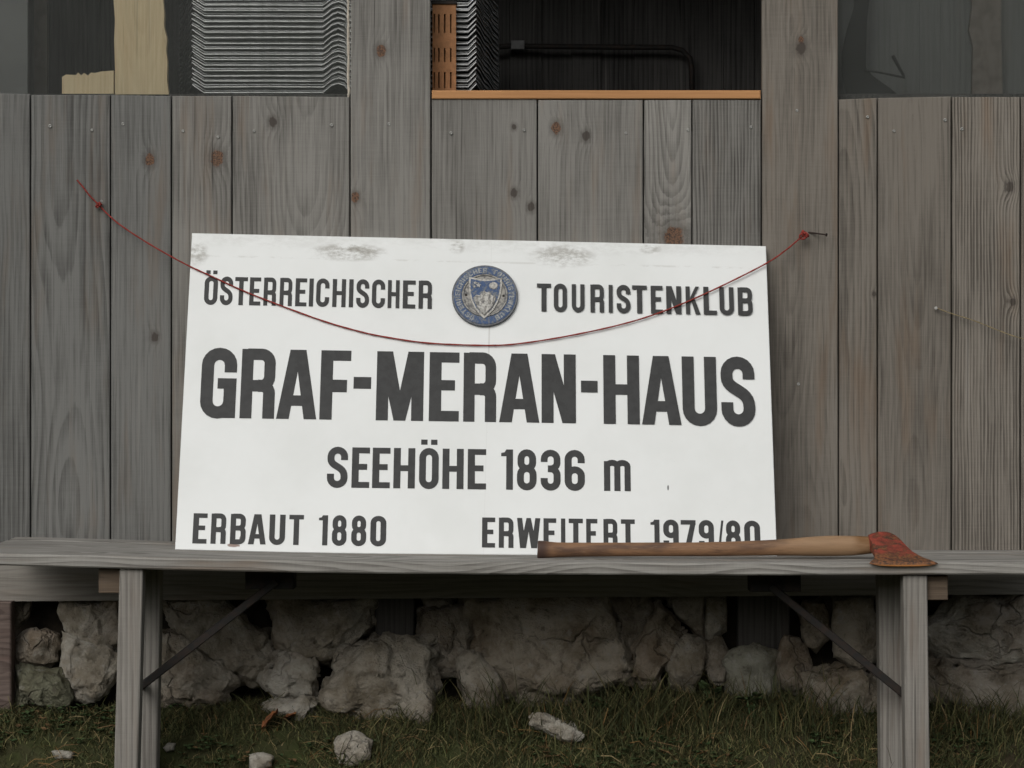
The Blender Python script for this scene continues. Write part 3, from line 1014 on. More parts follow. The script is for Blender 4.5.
low = [on_plane(foot(175 + 602 * i / NU)) for i in range(NU + 1)]     # the thin panel follows the sagging bench
fr = low + [S['tr'], S['tl']]
ctr = sum((S[k] for k in S), Vector()) / 4
inn = [p + (ctr - p).normalized() * .0012 for p in fr]
n = len(fr)
m.add(inn + [p + back * .1 for p in fr] + [p + back for p in fr],
      [tuple(range(n))] + [(k * n + (j + 1) % n, k * n + j, k * n + n + j, k * n + n + (j + 1) % n) for k in (0, 1) for j in range(n)] + [tuple(range(3 * n - 1, 2 * n - 1, -1))])
panel = m.build('panel', sign_mat(), sign)
e1 = (S['tr'] - S['tl']).normalized()
e2 = SN.cross(e1)
if e2.z > 0: e2 = -e2                                                  # down the face
at = panel.data.attributes.new('uvw', 'FLOAT_VECTOR', 'POINT')
pw = Vector((0, 0, 0)) + world_loc(panel)
for i, v in enumerate(panel.data.vertices):
    d = v.co + pw - S['tl']
    at.data[i].vector = (d.dot(e1), d.dot(e2), 0)

sideL, sideR = (S['tl'] - S['bl']).normalized(), (S['tr'] - S['br']).normalized()
def sign_text(s, bl, br, hl, hr, t=.17, gap=.075, xs=None):
    """bl, br = pixel of the baseline at both ends; hl, hr = cap height in pixels"""
    lay, W = text_layout(s, t, gap, xs)
    if xs is not None: W = xs[-1][1]
    A, B = on_sign(*bl, .0007), on_sign(*br, .0007)
    ha, hb_ = (on_sign(bl[0], bl[1] - hl, .0007) - A).length, (on_sign(br[0], br[1] - hr, .0007) - B).length
    m = MB()
    for v, f in lay:
        pts = []
        for x, y in v:
            q = x / W
            up = (sideL * (1 - q) + sideR * q)
            pts.append(A.lerp(B, q) + up * (y * (ha + (hb_ - ha) * q)))
        m.add(pts, f)
    return m.build('lettering', MAT['letter'], sign)
def px_line(txt, ext, yl, yr, hl, hr, t):
    """ext = start and end pixel of every letter, spaces included as None"""
    X0, X1 = ext[0][0], ext[-1][1]
    at_ = lambda a, b, x: a + (b - a) * (x - X0) / (X1 - X0)
    i = 0
    for word in txt.split(' '):                      # every word is a piece of lettering of its own
        e = ext[i:i + len(word)]
        i += len(word) + 1
        x0, x1 = e[0][0], e[-1][1]
        sign_text(word, (x0, at_(yl, yr, x0)), (x1, at_(yl, yr, x1)), at_(hl, hr, x0), at_(hl, hr, x1), t, xs=[(c[0] - x0, c[1] - x0) for c in e])
def q(o, k, *v): return [None if e is None else (o + e[0] / k, o + e[1] / k) for e in v]
px_line('ÖSTERREICHISCHER', q(180, 4.655, (110, 172), (184, 243), (252, 311), (321, 373), (387, 446), (462, 521), (535, 588), (599, 619), (632, 693), (708, 770), (785, 805), (819, 879), (892, 953)) + [(387.5, 399.2), (402.6, 415.2), (418.4, 432)],
        304.4, 308.8, 28.0, 28.0, .165)
px_line('TOURISTENKLUB', [(536.8, 551), (553.8, 567), (571.8, 584.6), (590.5, 604.4), (608.8, 612.8), (616.8, 630.6), (632.3, 647.2), (651, 663), (666.5, 681.6), (686, 700.4), (703.8, 716.8), (719.8, 734.2), (738.2, 753)], 311.2, 315.2, 27.8, 27.6, .165)
# start and end of each letter of the big line, measured in the photograph
big = [(199.7, 235.3), (239.8, 275), (276.4, 316.6), (319.6, 349.2), (352.9, 370.6), (376, 423.4), (429, 459), (463.4, 497)]
big += [(499.4, 539.6), (541.8, 576.2), (581.4, 598.1), (603.9, 640), (642.3, 681.7), (683.1, 717.6), (722, 756)]
big = [((a - 199.7), (b - 199.7)) for a, b in big]
sign_text('GRAF-MERAN-HAUS', (199.2, 417.6), (756, 426.0), 69.4, 68.6, .175, xs=big)
px_line('SEEHÖHE 1836 m', q(170, 3.2, (501, 567), (580, 637), (646, 703), (714, 783), (796, 859), (871, 939), (952, 1011), None) + q(470, 3.2, (99, 137), (150, 213), (226, 290), (303, 368), None, (429, 515)), 487.4, 491.2, 40.4, 40.2, .17)
px_line('ERBAUT 1880', q(170, 3.2, (71, 116), (129, 178), (191, 241), (249, 306), (316, 367), (379, 426), None, (474, 503), (517, 564), (579, 627), (640, 691)), 543.4, 546.2, 30.2, 30.0, .175)
px_line('ERWEITERT 1979/80', q(470, 3.2, (38, 80), (92, 140), (150, 225), (235, 276)) + [(561, 565.4), (568.8, 583), (586.3, 597.6), (603.6, 618), (621.2, 635.2), None, (650.8, 659.8), (663.6, 679), (681.2, 696.2), (699.2, 714.4), (718, 724.2), (726.2, 741.2), (744.8, 760.8)], 547.4, 551.6, 30.0, 30.6, .175)

# round enamel emblem
EC = on_sign(484.8, 296.7)
ER = 0.0695
ex = e1
ey = -e2
def epos(a, b, off): return EC + ex * a * ER + ey * b * ER + SN * off
def edisc(r, z0, z1, n=56, hole=None):
    m = MB()
    def ring(rr, z): return [epos(rr * math.cos(2 * math.pi * k / n), rr * math.sin(2 * math.pi * k / n), z) for k in range(n)]
    if hole is None:
        vs = ring(r, z0) + ring(r, z1 - .001) + ring(r - .014, z1)
        fs = [tuple(range(2 * n, 3 * n))]
        for i in range(2):
            for k in range(n): fs.append((i * n + k, i * n + (k + 1) % n, i * n + n + (k + 1) % n, i * n + n + k))
    else:
        vs = ring(r, z0) + ring(r - .01, z1) + ring(hole + .01, z1) + ring(hole, z0)
        fs = []
        for i in range(3):
            for k in range(n): fs.append((i * n + k, i * n + (k + 1) % n, i * n + n + (k + 1) % n, i * n + n + k))
    m.add(vs, fs)
    return m
M_blue = plain('worn_blue_enamel', (0.045, 0.085, 0.185), 0.55, 0, 0.3, 170, 0.5, other=(0.15, 0.165, 0.18), lo=.47, hi=.62)
M_cast = plain('cast_grey_metal', (0.30, 0.29, 0.265), 0.55, 0.3, 0.4, 160, 0.5, other=(0.12, 0.12, 0.12))
M_silver = plain('worn_silver', (0.44, 0.43, 0.40), 0.5, 0.25, 0.4, 200, 0.5, other=(0.20, 0.20, 0.19))
M_ring = plain('dull_ring_letters', (0.30, 0.31, 0.31), 0.55, 0.2, 0.4, 160, 0.5, other=(0.13, 0.15, 0.17))
M_rim = plain('dark_rim', (0.14, 0.15, 0.165), 0.55, 0.3, 0.4, 150)
emblem = edisc(1.0, .0005, .007).build('emblem', M_rim, sign)
edisc(.95, .006, .0082, hole=.70).build('enamel_ring', M_blue, emblem)
edisc(.70, .006, .0092, hole=.64).build('inner_rim', M_cast, emblem)
edisc(.64, .006, .0076).build('field', M_cast, emblem)
def epoly(pts, z0, z1, name, mat, cham=.03):
    m = MB()
    cx, cy = sum(p[0] for p in pts) / len(pts), sum(p[1] for p in pts) / len(pts)
    fr = [epos(cx + (p[0] - cx) * (1 - cham), cy + (p[1] - cy) * (1 - cham), z1) for p in pts]
    m.prism(fr, [epos(p[0], p[1], z0) for p in pts])
    return m.build(name, mat, emblem)
def shield(k):
    def q(x, y): return (x * k, (y + .02) * k - .02)
    L = [(-.50, .60), (-.25, .54), (0, .52), (.25, .54), (.52, .60)]
    Rr = [(.53, .35), (.50, .05), (.42, -.22), (.28, -.50), (.12, -.68), (.0, -.80)]
    Lf = [(-.12, -.68), (-.28, -.50), (-.41, -.22), (-.48, .05), (-.51, .35)]
    return [q(*p) for p in L + Rr + Lf][::-1]
epoly(shield(1.0), .0072, .0105, 'shield_border', M_silver)
epoly(shield(.88), .0100, .0112, 'shield', M_blue)
epoly([(-.36, -.10), (-.26, .0), (-.16, -.02), (-.02, .16), (.06, .08), (.14, .12), (.24, -.02), (.32, -.02), (.36, -.12), (.26, -.40), (.08, -.62), (0, -.70), (-.08, -.62), (-.22, -.44), (-.32, -.22)][::-1], .0108, .0135, 'mountain', M_silver, .12)
for rg in ([(-.02, .12), (.03, .06), (-.04, -.08), (.02, -.22), (-.06, -.34), (-.12, -.26), (-.08, -.10)], [(.14, .09), (.20, .02), (.16, -.14), (.22, -.26), (.12, -.36), (.09, -.2), (.12, -.06)], [(-.25, -.03), (-.19, -.05), (-.2, -.18), (-.14, -.36), (-.22, -.38), (-.27, -.2)],
           [(.26, -.06), (.31, -.08), (.27, -.22), (.30, -.30), (.22, -.34), (.23, -.18)], [(.02, -.36), (.08, -.40), (.04, -.56), (-.02, -.52)]):
    epoly(rg[::-1], .0132, .0142, 'mountain_ridge', M_cast, .25)
for (x, y, rr) in ((-.3, .38, .075), (-.2, .30, .09), (-.33, .25, .05)):
    epoly([(x + rr * (1 if k % 2 == 0 else .42) * math.cos(math.pi * k / 5 + .3), y + rr * (1 if k % 2 == 0 else .42) * math.sin(math.pi * k / 5 + .3)) for k in range(10)], .0108, .0125, 'star', M_silver)
epoly([(.26 + .14 * math.cos(2 * math.pi * k / 18), .30 + .13 * math.sin(2 * math.pi * k / 18)) for k in range(18)], .0108, .0128, 'moon', M_silver, .2)
for sx in (-.57, .57):
    epoly([(sx + .045 * math.cos(2 * math.pi * k / 12), .045 * math.sin(2 * math.pi * k / 12)) for k in range(12)], .0070, .0092, 'rivet', MAT['darkiron'], .3)
def ring_text(s, a0, a1):
    lay, W = text_layout(s, .19, .10)
    m = MB()
    for v, f in lay:
        pts = []
        for x, y in v:
            a = R(a0 + (a1 - a0) * x / W)
            rr = .745 + y * .155
            pts.append(epos(rr * math.cos(a), rr * math.sin(a), .0088))
        m.add(pts, f)
    m.build('ring_lettering', M_ring, emblem)
ring_text('ÖSTERREICHISCHER', 248, 86)
ring_text('TOURISTENKLUB', 74, -66)

# ------------------------------------------------------------------ cords and nails
cord_px = [(77, 180), (83, 187), (90, 196), (98, 204), (108, 214.5), (121, 225.5), (146, 242), (172, 257), (190, 266.4), (211, 276), (251, 294), (316, 318.5), (358, 331), (386, 337), (428, 343), (481, 345.3), (516, 344),
           (568, 336), (621, 324.5), (660, 312.5), (699, 296.5), (741, 276.5), (769.5, 261.5), (786, 250), (798, 240), (804, 235)]
def catmull(pts, n=6):
    out = []
    for i in range(len(pts) - 1):
        p0, p1, p2, p3 = pts[max(i - 1, 0)], pts[i], pts[i + 1], pts[min(i + 2, len(pts) - 1)]
        for k in range(n):
            s = k / n
            out.append(tuple(.5 * (2 * p1[j] + (p2[j] - p0[j]) * s + (2 * p0[j] - 5 * p1[j] + 4 * p2[j] - p3[j]) * s * s + (3 * p1[j] - p0[j] - 3 * p2[j] + p3[j]) * s ** 3) for j in range(len(p1))))
    out.append(pts[-1])
    return out
def cord_y(x, y):
    if 186 <= x <= 772:
        ys_ = on_sign(x, y, .004).y
        return min(ys_, WALL - .006)
    ys_l, ys_r = on_sign(190, 266, .004).y, on_sign(769, 261, .004).y
    if x < 186: s = max(0, (x - 100) / 86); return (WALL - .005) * (1 - s) + ys_l * s
    s = min(1, (x - 772) / 30)
    return (WALL - .02) * s + ys_r * (1 - s)
cp = catmull(cord_px, 8)
cord = thing('red_cord', P(481, 345, cord_y(481, 345)), 'thin red cord slung across the front of the white sign between nails', 'cord')
pts = [P(x, y, cord_y(x, y)) for x, y in cp]
m = MB()
m.tube(pts, [.0016 + .0002 * math.sin(i * 1.7) for i in range(len(pts))], 8)
m.build('cord_line', MAT['red'], cord, True)
def knot(px, py, Y, name, k_=1.0):
    m = MB()
    c = P(px, py, Y)
    for k, (ax, rr) in enumerate(((0, .006 * k_), (1.1, .0055 * k_), (2.0, .006 * k_))):
        loop = [c + Vector((math.cos(a + ax) * rr * 1.1 + (k - 1) * .003, math.sin(a * 2) * .003 - .003, math.sin(a + ax * .4) * rr + (k - 1) * .003)) for a in np.linspace(0, 6.0, 16)]
        m.tube(loop, .002, 6)
    m.build(name, MAT['red'], cord, True)
knot(804, 235, WALL - .02, 'knot')
knot(99, 205, WALL - .007, 'knot', .4)
def nail(a, b, ya, yb, label, r=.0017, mat=None):
    m = MB()
    p, q = P(*a, ya), P(*b, yb)
    d = (p - q).normalized()
    m.tube([q, p - d * .001, p - d * .0009, p + d * .0006], [r, r, r * 2.2, r * 2.2], 8)
    return tag(m.build('nail', mat or MAT['rust'], None, False, q), label, 'nail')
nail((826.5, 234.8), (806, 232), WALL - .026, WALL + .004, 'long dark nail holding the knotted right end of the red cord')
nail((101.5, 201), (98.5, 206), WALL - .014, WALL + .004, 'short nail in the left boards with the red cord tied round it', .0013, MAT['steel'])
nail((936, 308), (938, 308.4), WALL - .012, WALL + .004, 'short nail in the right boards with the pale string on it', .0016, MAT['steel'])
sp = catmull([(937, 308, WALL - .01), (950, 313, WALL - .012), (975, 321, WALL - .016), (1000, 331, WALL - .022), (1024, 339, WALL - .03), (1080, 352, WALL - .03), (1150, 350, WALL - .004)], 6)
m = MB()
m.tube([P(*q) for q in sp], [.0013 + .0004 * math.sin(i * 2.1) for i in range(len(sp))], 6)
tag(m.build('string', MAT['straw'], None, True, P(*sp[0])), 'thin pale frayed string running from a nail across the right boards', 'string')

# ------------------------------------------------------------------ axe
def axe_handle_mat():
    t = NT('axe_handle_wood')
    x, y, z = t.sep(t.obj())
    n = t.noise(t.xyz(t.mul(x, 12.0), t.mul(y, 160.0), t.mul(z, 160.0)), 1.0, 4.0, .6)
    n2 = t.noise(t.xyz(t.mul(x, 9.0), t.mul(y, 30.0), t.mul(z, 30.0)), 1.0, 3.0)
    c = t.mix(n, (0.29, 0.165, 0.088), (0.16, 0.082, 0.043))
    c = t.mix(t.smooth(n2, .48, .68), c, (0.10, 0.056, 0.036))
    n4 = t.noise(t.xyz(t.mul(x, 40.0), t.mul(y, 300.0), t.mul(z, 420.0)), 1.0, 4.0, .65)
    c = t.mix(t.mul(t.smooth(n4, .52, .7), .6), c, (0.075, 0.042, 0.028))
    c = t.mix(t.mul(t.smooth(n4, .42, .3), .35), c, (0.36, 0.23, 0.14))
    c = t.mix(t.mul(t.smooth(x, .48, .62), .7), c, t.mix(n, (0.40, 0.27, 0.155), (0.27, 0.165, 0.09)))
    c = t.mix(t.mul(t.smooth(x, .675, .70), t.smooth(n2, .3, .55)), c, (0.17, 0.085, 0.03))
    c = t.mix(t.smooth(x, .085, .06), c, (0.07, 0.04, 0.03))
    t.bsdf(c, .6, 0, t.bump(n, .2, .001), .3)
    return t.m
def axe_head_mat():
    t = NT('worn_red_axe_paint')
    o = t.obj()
    x, y, z = t.sep(o)
    n = t.noise(o, 60.0, 5.0, .65)
    n2 = t.noise(o, 25.0, 4.0, .6)
    red = t.mix(t.smooth(n, .35, .65), (0.33, 0.065, 0.04), (0.10, 0.03, 0.022))
    rust = t.mix(t.smooth(t.noise(o, 110.0, 4.0, .7), .38, .62), (0.26, 0.11, 0.045), (0.055, 0.034, 0.025))
    low = t.smooth(t.add(z, t.mul(t.sub(n2, .5), .035)), P(0, 551, axe_y(551)).z, P(0, 558, axe_y(558)).z)
    f = t.math('MAXIMUM', low, t.smooth(t.add(t.mul(n, .6), t.mul(n2, .4)), .48, .60))
    c = t.mix(f, red, rust)
    c = t.mix(t.smooth(z, P(0, 564.2, axe_y(564)).z, P(0, 565.4, axe_y(565)).z), c, (0.38, 0.16, 0.045))
    t.bsdf(c, .6, .2, t.bump(t.noise(o, 130.0, 5.0, .7), .8, .003), .35)
    return t.m
axe = thing('hand_axe', (P(700, 0, 5.2).x, 5.2, bench_z(.38, 5.2)), 'axe with brown wooden handle and worn red head lying on the bench', 'axe')
hp = [(537.5, 549.8, 7.6), (538.5, 549.8, 9.0), (543, 549.6, 8.8), (551, 549.7, 7.9), (565, 549.8, 7.3), (600, 549.6, 7.0), (650, 549.4, 6.9), (700, 549.3, 7.0), (750, 548.3, 7.5), (785, 547.3, 8.3), (810, 546.4, 9.6), (830, 545.9, 10.2), (850, 545.7, 9.9),
      (862, 545.4, 9.2), (872, 545.0, 8.4), (884, 544.5, 7.6)]
AY = 5.205
m = MB()
hpc = catmull(hp, 4)
m.tube([P(x, y, AY) for x, y, r in hpc], [r * AY / F for x, y, r in hpc], 16, squash=.78)
m.build('handle', axe_handle_mat(), axe, True)
# head: rows from the poll at the top down to the cutting edge, which pokes over the front of the bench
rows = [(531.6, 876, 889), (532.3, 872, 892), (534, 868, 895), (537, 869.5, 899), (541, 871.8, 903), (546, 873.6, 907.6), (550.5, 874.6, 912.6), (554, 875.2, 918.6), (557, 874.6, 924.5), (559.2, 873, 929.6), (561.2, 870.6, 934.2), (562.8, 869.4, 938), (564.0, 873, 935), (565.2, 880, 929), (566, 890, 916)]
NC = 10
def axe_y(y): return 5.212 - min(max((y - 532) / 30, 0), 1) * .130 - max(0, y - 562) * .0004
def axe_t(y): return .026 if y < 540 else max(.0012, .026 - (y - 540) / 24 * .0245)
nrm = Vector((0, .41, -.91))
fr, bk = [], []
for i, (y, xa, xb) in enumerate(rows):
    for k in range(NC + 1):
        s_ = k / NC
        p = P(xa + (xb - xa) * s_, y, axe_y(y))
        fr.append(p + nrm * (.002 * abs(2 * s_ - 1) ** 4 * (1 if y < 558 else .3)))
        bk.append(p + nrm * axe_t(y))
bm = bmesh.new()
vf = [bm.verts.new(p) for p in fr]
vb = [bm.verts.new(p) for p in bk]
W1 = NC + 1
for i in range(len(rows) - 1):
    for k in range(NC):
        a_ = i * W1 + k
        bm.faces.new((vf[a_], vf[a_ + W1], vf[a_ + W1 + 1], vf[a_ + 1]))
        bm.faces.new((vb[a_], vb[a_ + 1], vb[a_ + W1 + 1], vb[a_ + W1]))
loop = list(range(W1)) + [i * W1 + NC for i in range(1, len(rows))] + [(len(rows) - 1) * W1 + k for k in range(NC - 1, -1, -1)] + [i * W1 for i in range(len(rows) - 2, 0, -1)]
for i, a_ in enumerate(loop):
    b_ = loop[(i + 1) % len(loop)]
    bm.faces.new((vf[a_], vf[b_], vb[b_], vb[a_]))
bmesh.ops.recalc_face_normals(bm, faces=bm.faces)
for f_ in bm.faces: f_.smooth = True
me = bpy.data.meshes.new('axe_head')
bm.to_mesh(me); bm.free()
me.materials.append(axe_head_mat())
o = bpy.data.objects.new('axe_head', me)
col.objects.link(o)
o.parent = axe
o.location = -axe.location
bv = o.modifiers.new('edge', 'BEVEL'); bv.width = .0012; bv.segments = 2; bv.limit_method = 'ANGLE'; bv.angle_limit = R(50)

# ------------------------------------------------------------------ stones
def stone_mat():
    t = NT('limestone')
    inf = t.info()
    ob = t.obj()
    o = t.n('ShaderNodeVectorMath', operation='ADD')
    t.put(o.inputs[0], ob)
    t.put(o.inputs[1], t.xyz(t.mul(inf.outputs['Random'], 31.0), t.mul(inf.outputs['Random'], 17.0), 0.0))
    o = o.outputs[0]
    n = t.noise(o, 11.0, 8.0, .68)
    n2 = t.noise(o, 45.0, 6.0, .7)
    n3 = t.noise(o, 5.0, 5.0, .6)
    c = t.mix(t.smooth(n, .36, .66), inf.outputs['Color'], t.mix(1.0, inf.outputs['Color'], (0.52, 0.48, 0.42), 'MULTIPLY'))
    c = t.mix(t.mul(t.smooth(n2, .54, .7), .55), c, (0.36, 0.35, 0.32))
    c = t.mix(t.mul(t.smooth(n2, .47, .3), .65), c, (0.07, 0.06, 0.048))
    c = t.mix(t.mul(t.smooth(n3, .52, .68), .4), c, (0.17, 0.115, 0.07))
    vor = t.n('ShaderNodeTexVoronoi', feature='DISTANCE_TO_EDGE')
    wv = t.n('ShaderNodeVectorMath', operation='ADD')
    nz = t.n('ShaderNodeTexNoise'); t.put(nz.inputs['Vector'], o); nz.inputs['Scale'].default_value = 16; nz.inputs['Detail'].default_value = 3
    sc_ = t.n('ShaderNodeVectorMath', operation='SCALE'); t.put(sc_.inputs[0], nz.outputs['Color']); sc_.inputs['Scale'].default_value = .09
    t.put(wv.inputs[0], o); t.put(wv.inputs[1], sc_.outputs[0])
    t.put(vor.inputs['Vector'], wv.outputs[0]); vor.inputs['Scale'].default_value = 7.0
    crack = t.mul(t.smooth(vor.outputs['Distance'], .03, .0), t.smooth(n3, .45, .6))
    c = t.mix(t.mul(crack, .35), c, (0.07, 0.06, 0.05))
    h = t.sub(t.add(t.mul(n, 1.0), t.mul(n2, .45)), t.mul(crack, .3))
    t.bsdf(c, .92, 0, t.bump(t.add(h, t.mul(t.noise(o, 140.0, 4.0, .7), .25)), 1.0, .02), .15)
    return t.m
MAT['stone'] = stone_mat()


def rock(poly, Y, depth, tone, label, seed, group=None, lean=0.0):
    rr = random.Random(seed)
    cx = sum(p[0] for p in poly) / len(poly)
    cy = sum(p[1] for p in poly) / len(poly)
    pts = []
    def pt(x, y, dy): return P(x, y, Y + dy + lean * (cy - y))
    for x, y in poly:
        pts.append(pt(x, y, rr.uniform(-.01, .012)))
        k = rr.uniform(.72, .9)
        pts.append(pt(cx + (x - cx) * k, cy + (y - cy) * k, -depth * rr.uniform(.45, .95)))
        k = rr.uniform(.7, .9)
        pts.append(pt(cx + (x - cx) * k, cy + (y - cy) * k, depth * rr.uniform(.8, 1.4)))
    for _ in range(3):
        k = rr.uniform(.1, .5)
        x, y = poly[rr.randrange(len(poly))]
        pts.append(pt(cx + (x - cx) * k, cy + (y - cy) * k, -depth * rr.uniform(.8, 1.1)))
    c = P(cx, cy, Y)
    bm = bmesh.new()
    for p in pts: bm.verts.new(p - c)
    res = bmesh.ops.convex_hull(bm, input=bm.verts)
    bmesh.ops.delete(bm, geom=[v for v in bm.verts if not v.link_faces], context='VERTS')
    size = max(max(p[0] for p in poly) - min(p[0] for p in poly), 1)
    cuts = 4 if size > 60 else 3 if size > 25 else 2
    for i in range(cuts):
        bmesh.ops.triangulate(bm, faces=bm.faces)
        bmesh.ops.subdivide_edges(bm, edges=bm.edges, cuts=1, use_grid_fill=True, smooth=.0)
        if i == 1: bmesh.ops.smooth_vert(bm, verts=bm.verts, factor=.12, use_axis_x=True, use_axis_y=True, use_axis_z=True)
    amp = min(.016, size * .0002)
    off = Vector((seed * 3.7, seed * 1.3, 0))
    bm.normal_update()
    for v in bm.verts:
        q = v.co * 11 + off
        d = noise.fractal(q, .8, 2.1, 5) * amp + (abs(noise.noise(v.co * 26 + off)) - .25) * amp * .8 - max(0, noise.noise(v.co * 9 - off) - .25) * amp * 2.2
        dist, feat = noise.voronoi(v.co * 15 + off + Vector((d, d, d)) * 14)
        f0 = feat[0]
        tilt = Vector((math.sin(f0.x * 91 + f0.y * 37), math.sin(f0.y * 71 + f0.z * 53), math.sin(f0.z * 83 + f0.x * 29)))
        d += amp * .75 * tilt.dot(v.co * 15 + off - f0)          # flat broken facets
        v.co += v.normal * max(-amp * 2, min(amp * 1.6, d))
    me = bpy.data.meshes.new('stone')
    bm.to_mesh(me); bm.free()
    me.polygons.foreach_set('use_smooth', [True] * len(me.polygons))
    me.materials.append(MAT['stone'])
    o = bpy.data.objects.new('stone', me)
    col.objects.link(o)
    o.location = c
    o.color = (*tone, 1)
    return tag(o, label, 'stone', group)


PALE, GREY, WARM, DIM, MOSS = (.44, .415, .36), (.36, .33, .275), (.35, .31, .25), (.29, .26, .215), (.15, .15, .105)
FOOT = 'stones of the dry stone footing'
def grow(poly, k):
    cx = sum(p[0] for p in poly) / len(poly); cy = sum(p[1] for p in poly) / len(poly)
    return [(cx + (x - cx) * k, cy + (y - cy) * k) for x, y in poly]
STONES = [
    ([(12, 600), (31, 598), (29, 616), (19, 628), (13, 622)], .03, GREY, 'small grey stone wedged under the beam right of the reddish corner post'),
    ([(15, 640), (28, 631), (45, 628), (58, 634), (60, 662), (45, 668), (18, 663)], .05, DIM, 'brown stone between the reddish corner post and the pale creased stone'),
    ([(58, 598), (90, 596), (119, 598), (121, 640), (110, 650), (91, 653), (75, 644), (67, 628)], .06, PALE, 'pale stone with a deep crease under the beam left of the left leg'),
    ([(64, 634), (78, 648), (100, 653), (119, 651), (119, 669), (97, 684), (94, 700), (78, 698), (66, 678)], .05, PALE, 'pale jagged stone with brown veins pointing downward beside the left leg'),
    ([(19, 669), (60, 669), (72, 703), (66, 712), (16, 710)], .05, MOSS, 'dark mossy stone low in the far left corner of the footing'),
    ([(163, 600), (219, 597), (241, 619), (275, 640), (269, 662), (250, 680), (231, 678), (203, 653), (188, 634), (169, 619)], .07, GREY, 'large slanting stone behind the left iron brace just under the beam'),
    ([(157, 634), (181, 631), (216, 662), (234, 681), (225, 703), (188, 706), (157, 700)], .06, GREY, 'wide grey stone sunk in grass just right of the left leg'),
    ([(276, 597), (371, 596), (374, 628), (359, 640), (334, 653), (331, 664), (303, 656), (281, 644)], .08, GREY, 'big rounded stone hanging low under the beam left of the dark middle post'),
    ([(271, 653), (290, 651), (318, 662), (320, 672), (312, 695), (281, 698), (257, 681)], .06, PALE, 'pale blocky stone above the flat white stone and the dry leaves'),
    ([(265, 705), (285, 698), (303, 698), (326, 712), (324, 722), (299, 727), (268, 717)], .05, PALE, 'flat whitish stone half sunk in grass just above the dry leaves'),
    ([(324, 698), (334, 675), (349, 656), (371, 644), (409, 639), (431, 642), (431, 690), (424, 716), (390, 724), (345, 720)], .10, GREY, 'biggest upright grey boulder with flat right side below the middle post'),
    ([(421, 612), (440, 610), (465, 610), (471, 655), (462, 672), (434, 668), (421, 640)], .05, DIM, 'square brown stone right of the dark middle post'),
    ([(421, 596), (456, 596), (452, 606), (427, 609)], .03, DIM, 'thin stone sliver jammed under the beam above the square brown stone'),
    ([(456, 659), (474, 653), (490, 656), (500, 680), (492, 706), (462, 704)], .05, GREY, 'small grey stone in the grass below the square brown stone'),
    ([(468, 596), (530, 594), (599, 595), (614, 619), (633, 650), (628, 684), (558, 698), (499, 692), (472, 655)], .08, WARM, 'very wide tan boulder in the middle of the footing'),
    ([(600, 595), (658, 593), (661, 606), (649, 631), (633, 645), (618, 619)], .05, DIM, 'dark wedge shaped stone right of the wide tan boulder'),
    ([(658, 606), (671, 616), (686, 637), (670, 660), (655, 684), (632, 680), (634, 650), (652, 628)], .05, WARM, 'slim leaning brown stone between two dark stones'),
    ([(663, 595), (704, 593), (704, 638), (696, 636), (674, 612)], .05, DIM, 'dark stone under the beam on the left of a straight upright joint'),
    ([(706, 593), (727, 593), (727, 631), (714, 642), (707, 638)], .045, GREY, 'narrow upright stone under the beam next to the dark right post'),
    ([(668, 662), (676, 646), (686, 636), (702, 644), (705, 668), (695, 690), (668, 688)], .05, GREY, 'small pointed stone standing in the long grass'),
    ([(726, 662), (738, 651), (756, 647), (775, 656), (778, 672), (770, 700), (755, 705), (729, 690)], .05, (.27, .265, .215), 'pale broken stone with a mossy left half below the dark right post'),
    ([(798, 615), (804, 603), (829, 598), (833, 631), (816, 650), (807, 644)], .05, WARM, 'tan wedge stone crossed by the upper part of the right iron brace'),
    ([(786, 640), (806, 646), (812, 668), (800, 690), (782, 684), (778, 660)], .04, DIM, 'dim brown stone in the shade left of the rounded grey boulder by the right legs'),
    ([(704, 640), (720, 640), (730, 656), (724, 684), (708, 684), (702, 660)], .035, DIM, 'dim narrow stone below the narrow upright stone beside the small pointed stone'),
    ([(834, 600), (876, 598), (876, 653), (860, 670), (835, 656)], .06, WARM, 'upright tan stone just left of the right legs'),
    ([(804, 675), (829, 664), (873, 675), (880, 706), (864, 728), (835, 725), (818, 704)], .08, GREY, 'rounded grey boulder low in the grass left of the right legs'),
    ([(924, 628), (963, 600), (1000, 594), (1036, 593), (1038, 666), (970, 664), (926, 653)], .07, PALE, 'large pale stone with slanting cracks right of the right leg'),
    ([(926, 662), (975, 664), (1038, 668), (1042, 722), (973, 722), (937, 700)], .07, DIM, 'grey stone under the large cracked stone at the right edge'),
]
for i, (poly, dep, tone, label) in enumerate(STONES):
    cy = sum(p[1] for p in poly) / len(poly)
    Y = WALL + .045 - max(0, (cy - 610)) / 110 * .10
    rock(grow(poly, 1.15), Y, dep * .75, tone, label, i + 1, FOOT, lean=.0003)

def ground_hit(px, py):
    Y = 4.9
    while Y < 5.7:
        p = P(px, py, Y)
        if p.z <= ground_z(p.x, Y): return Y
        Y += .004
    return 5.5
LOOSE = [
    ([(332, 742), (336, 734), (349, 729), (362, 733), (372, 741), (370, 760), (356, 768), (338, 766)], PALE, 'pale fist sized stone lying in grass below the big upright boulder'),
    ([(248, 754), (262, 750), (274, 757), (272, 768), (252, 770)], PALE, 'small white stone lying in grass below the dry leaves'),
    ([(529, 717), (532, 711), (545, 710), (556, 715), (585, 735), (583, 742), (570, 745), (545, 730), (532, 723)], PALE, 'long thin pale stone lying slantwise in the grass'),
    ([(51, 751), (62, 750), (74, 753), (72, 759), (56, 760)], PALE, 'tiny white pebble in the grass left of the left leg'),
    ([(162, 748), (168, 742), (176, 743), (175, 751), (166, 753)], PALE, 'tiny pale pebble in the grass right of the left leg'),
]
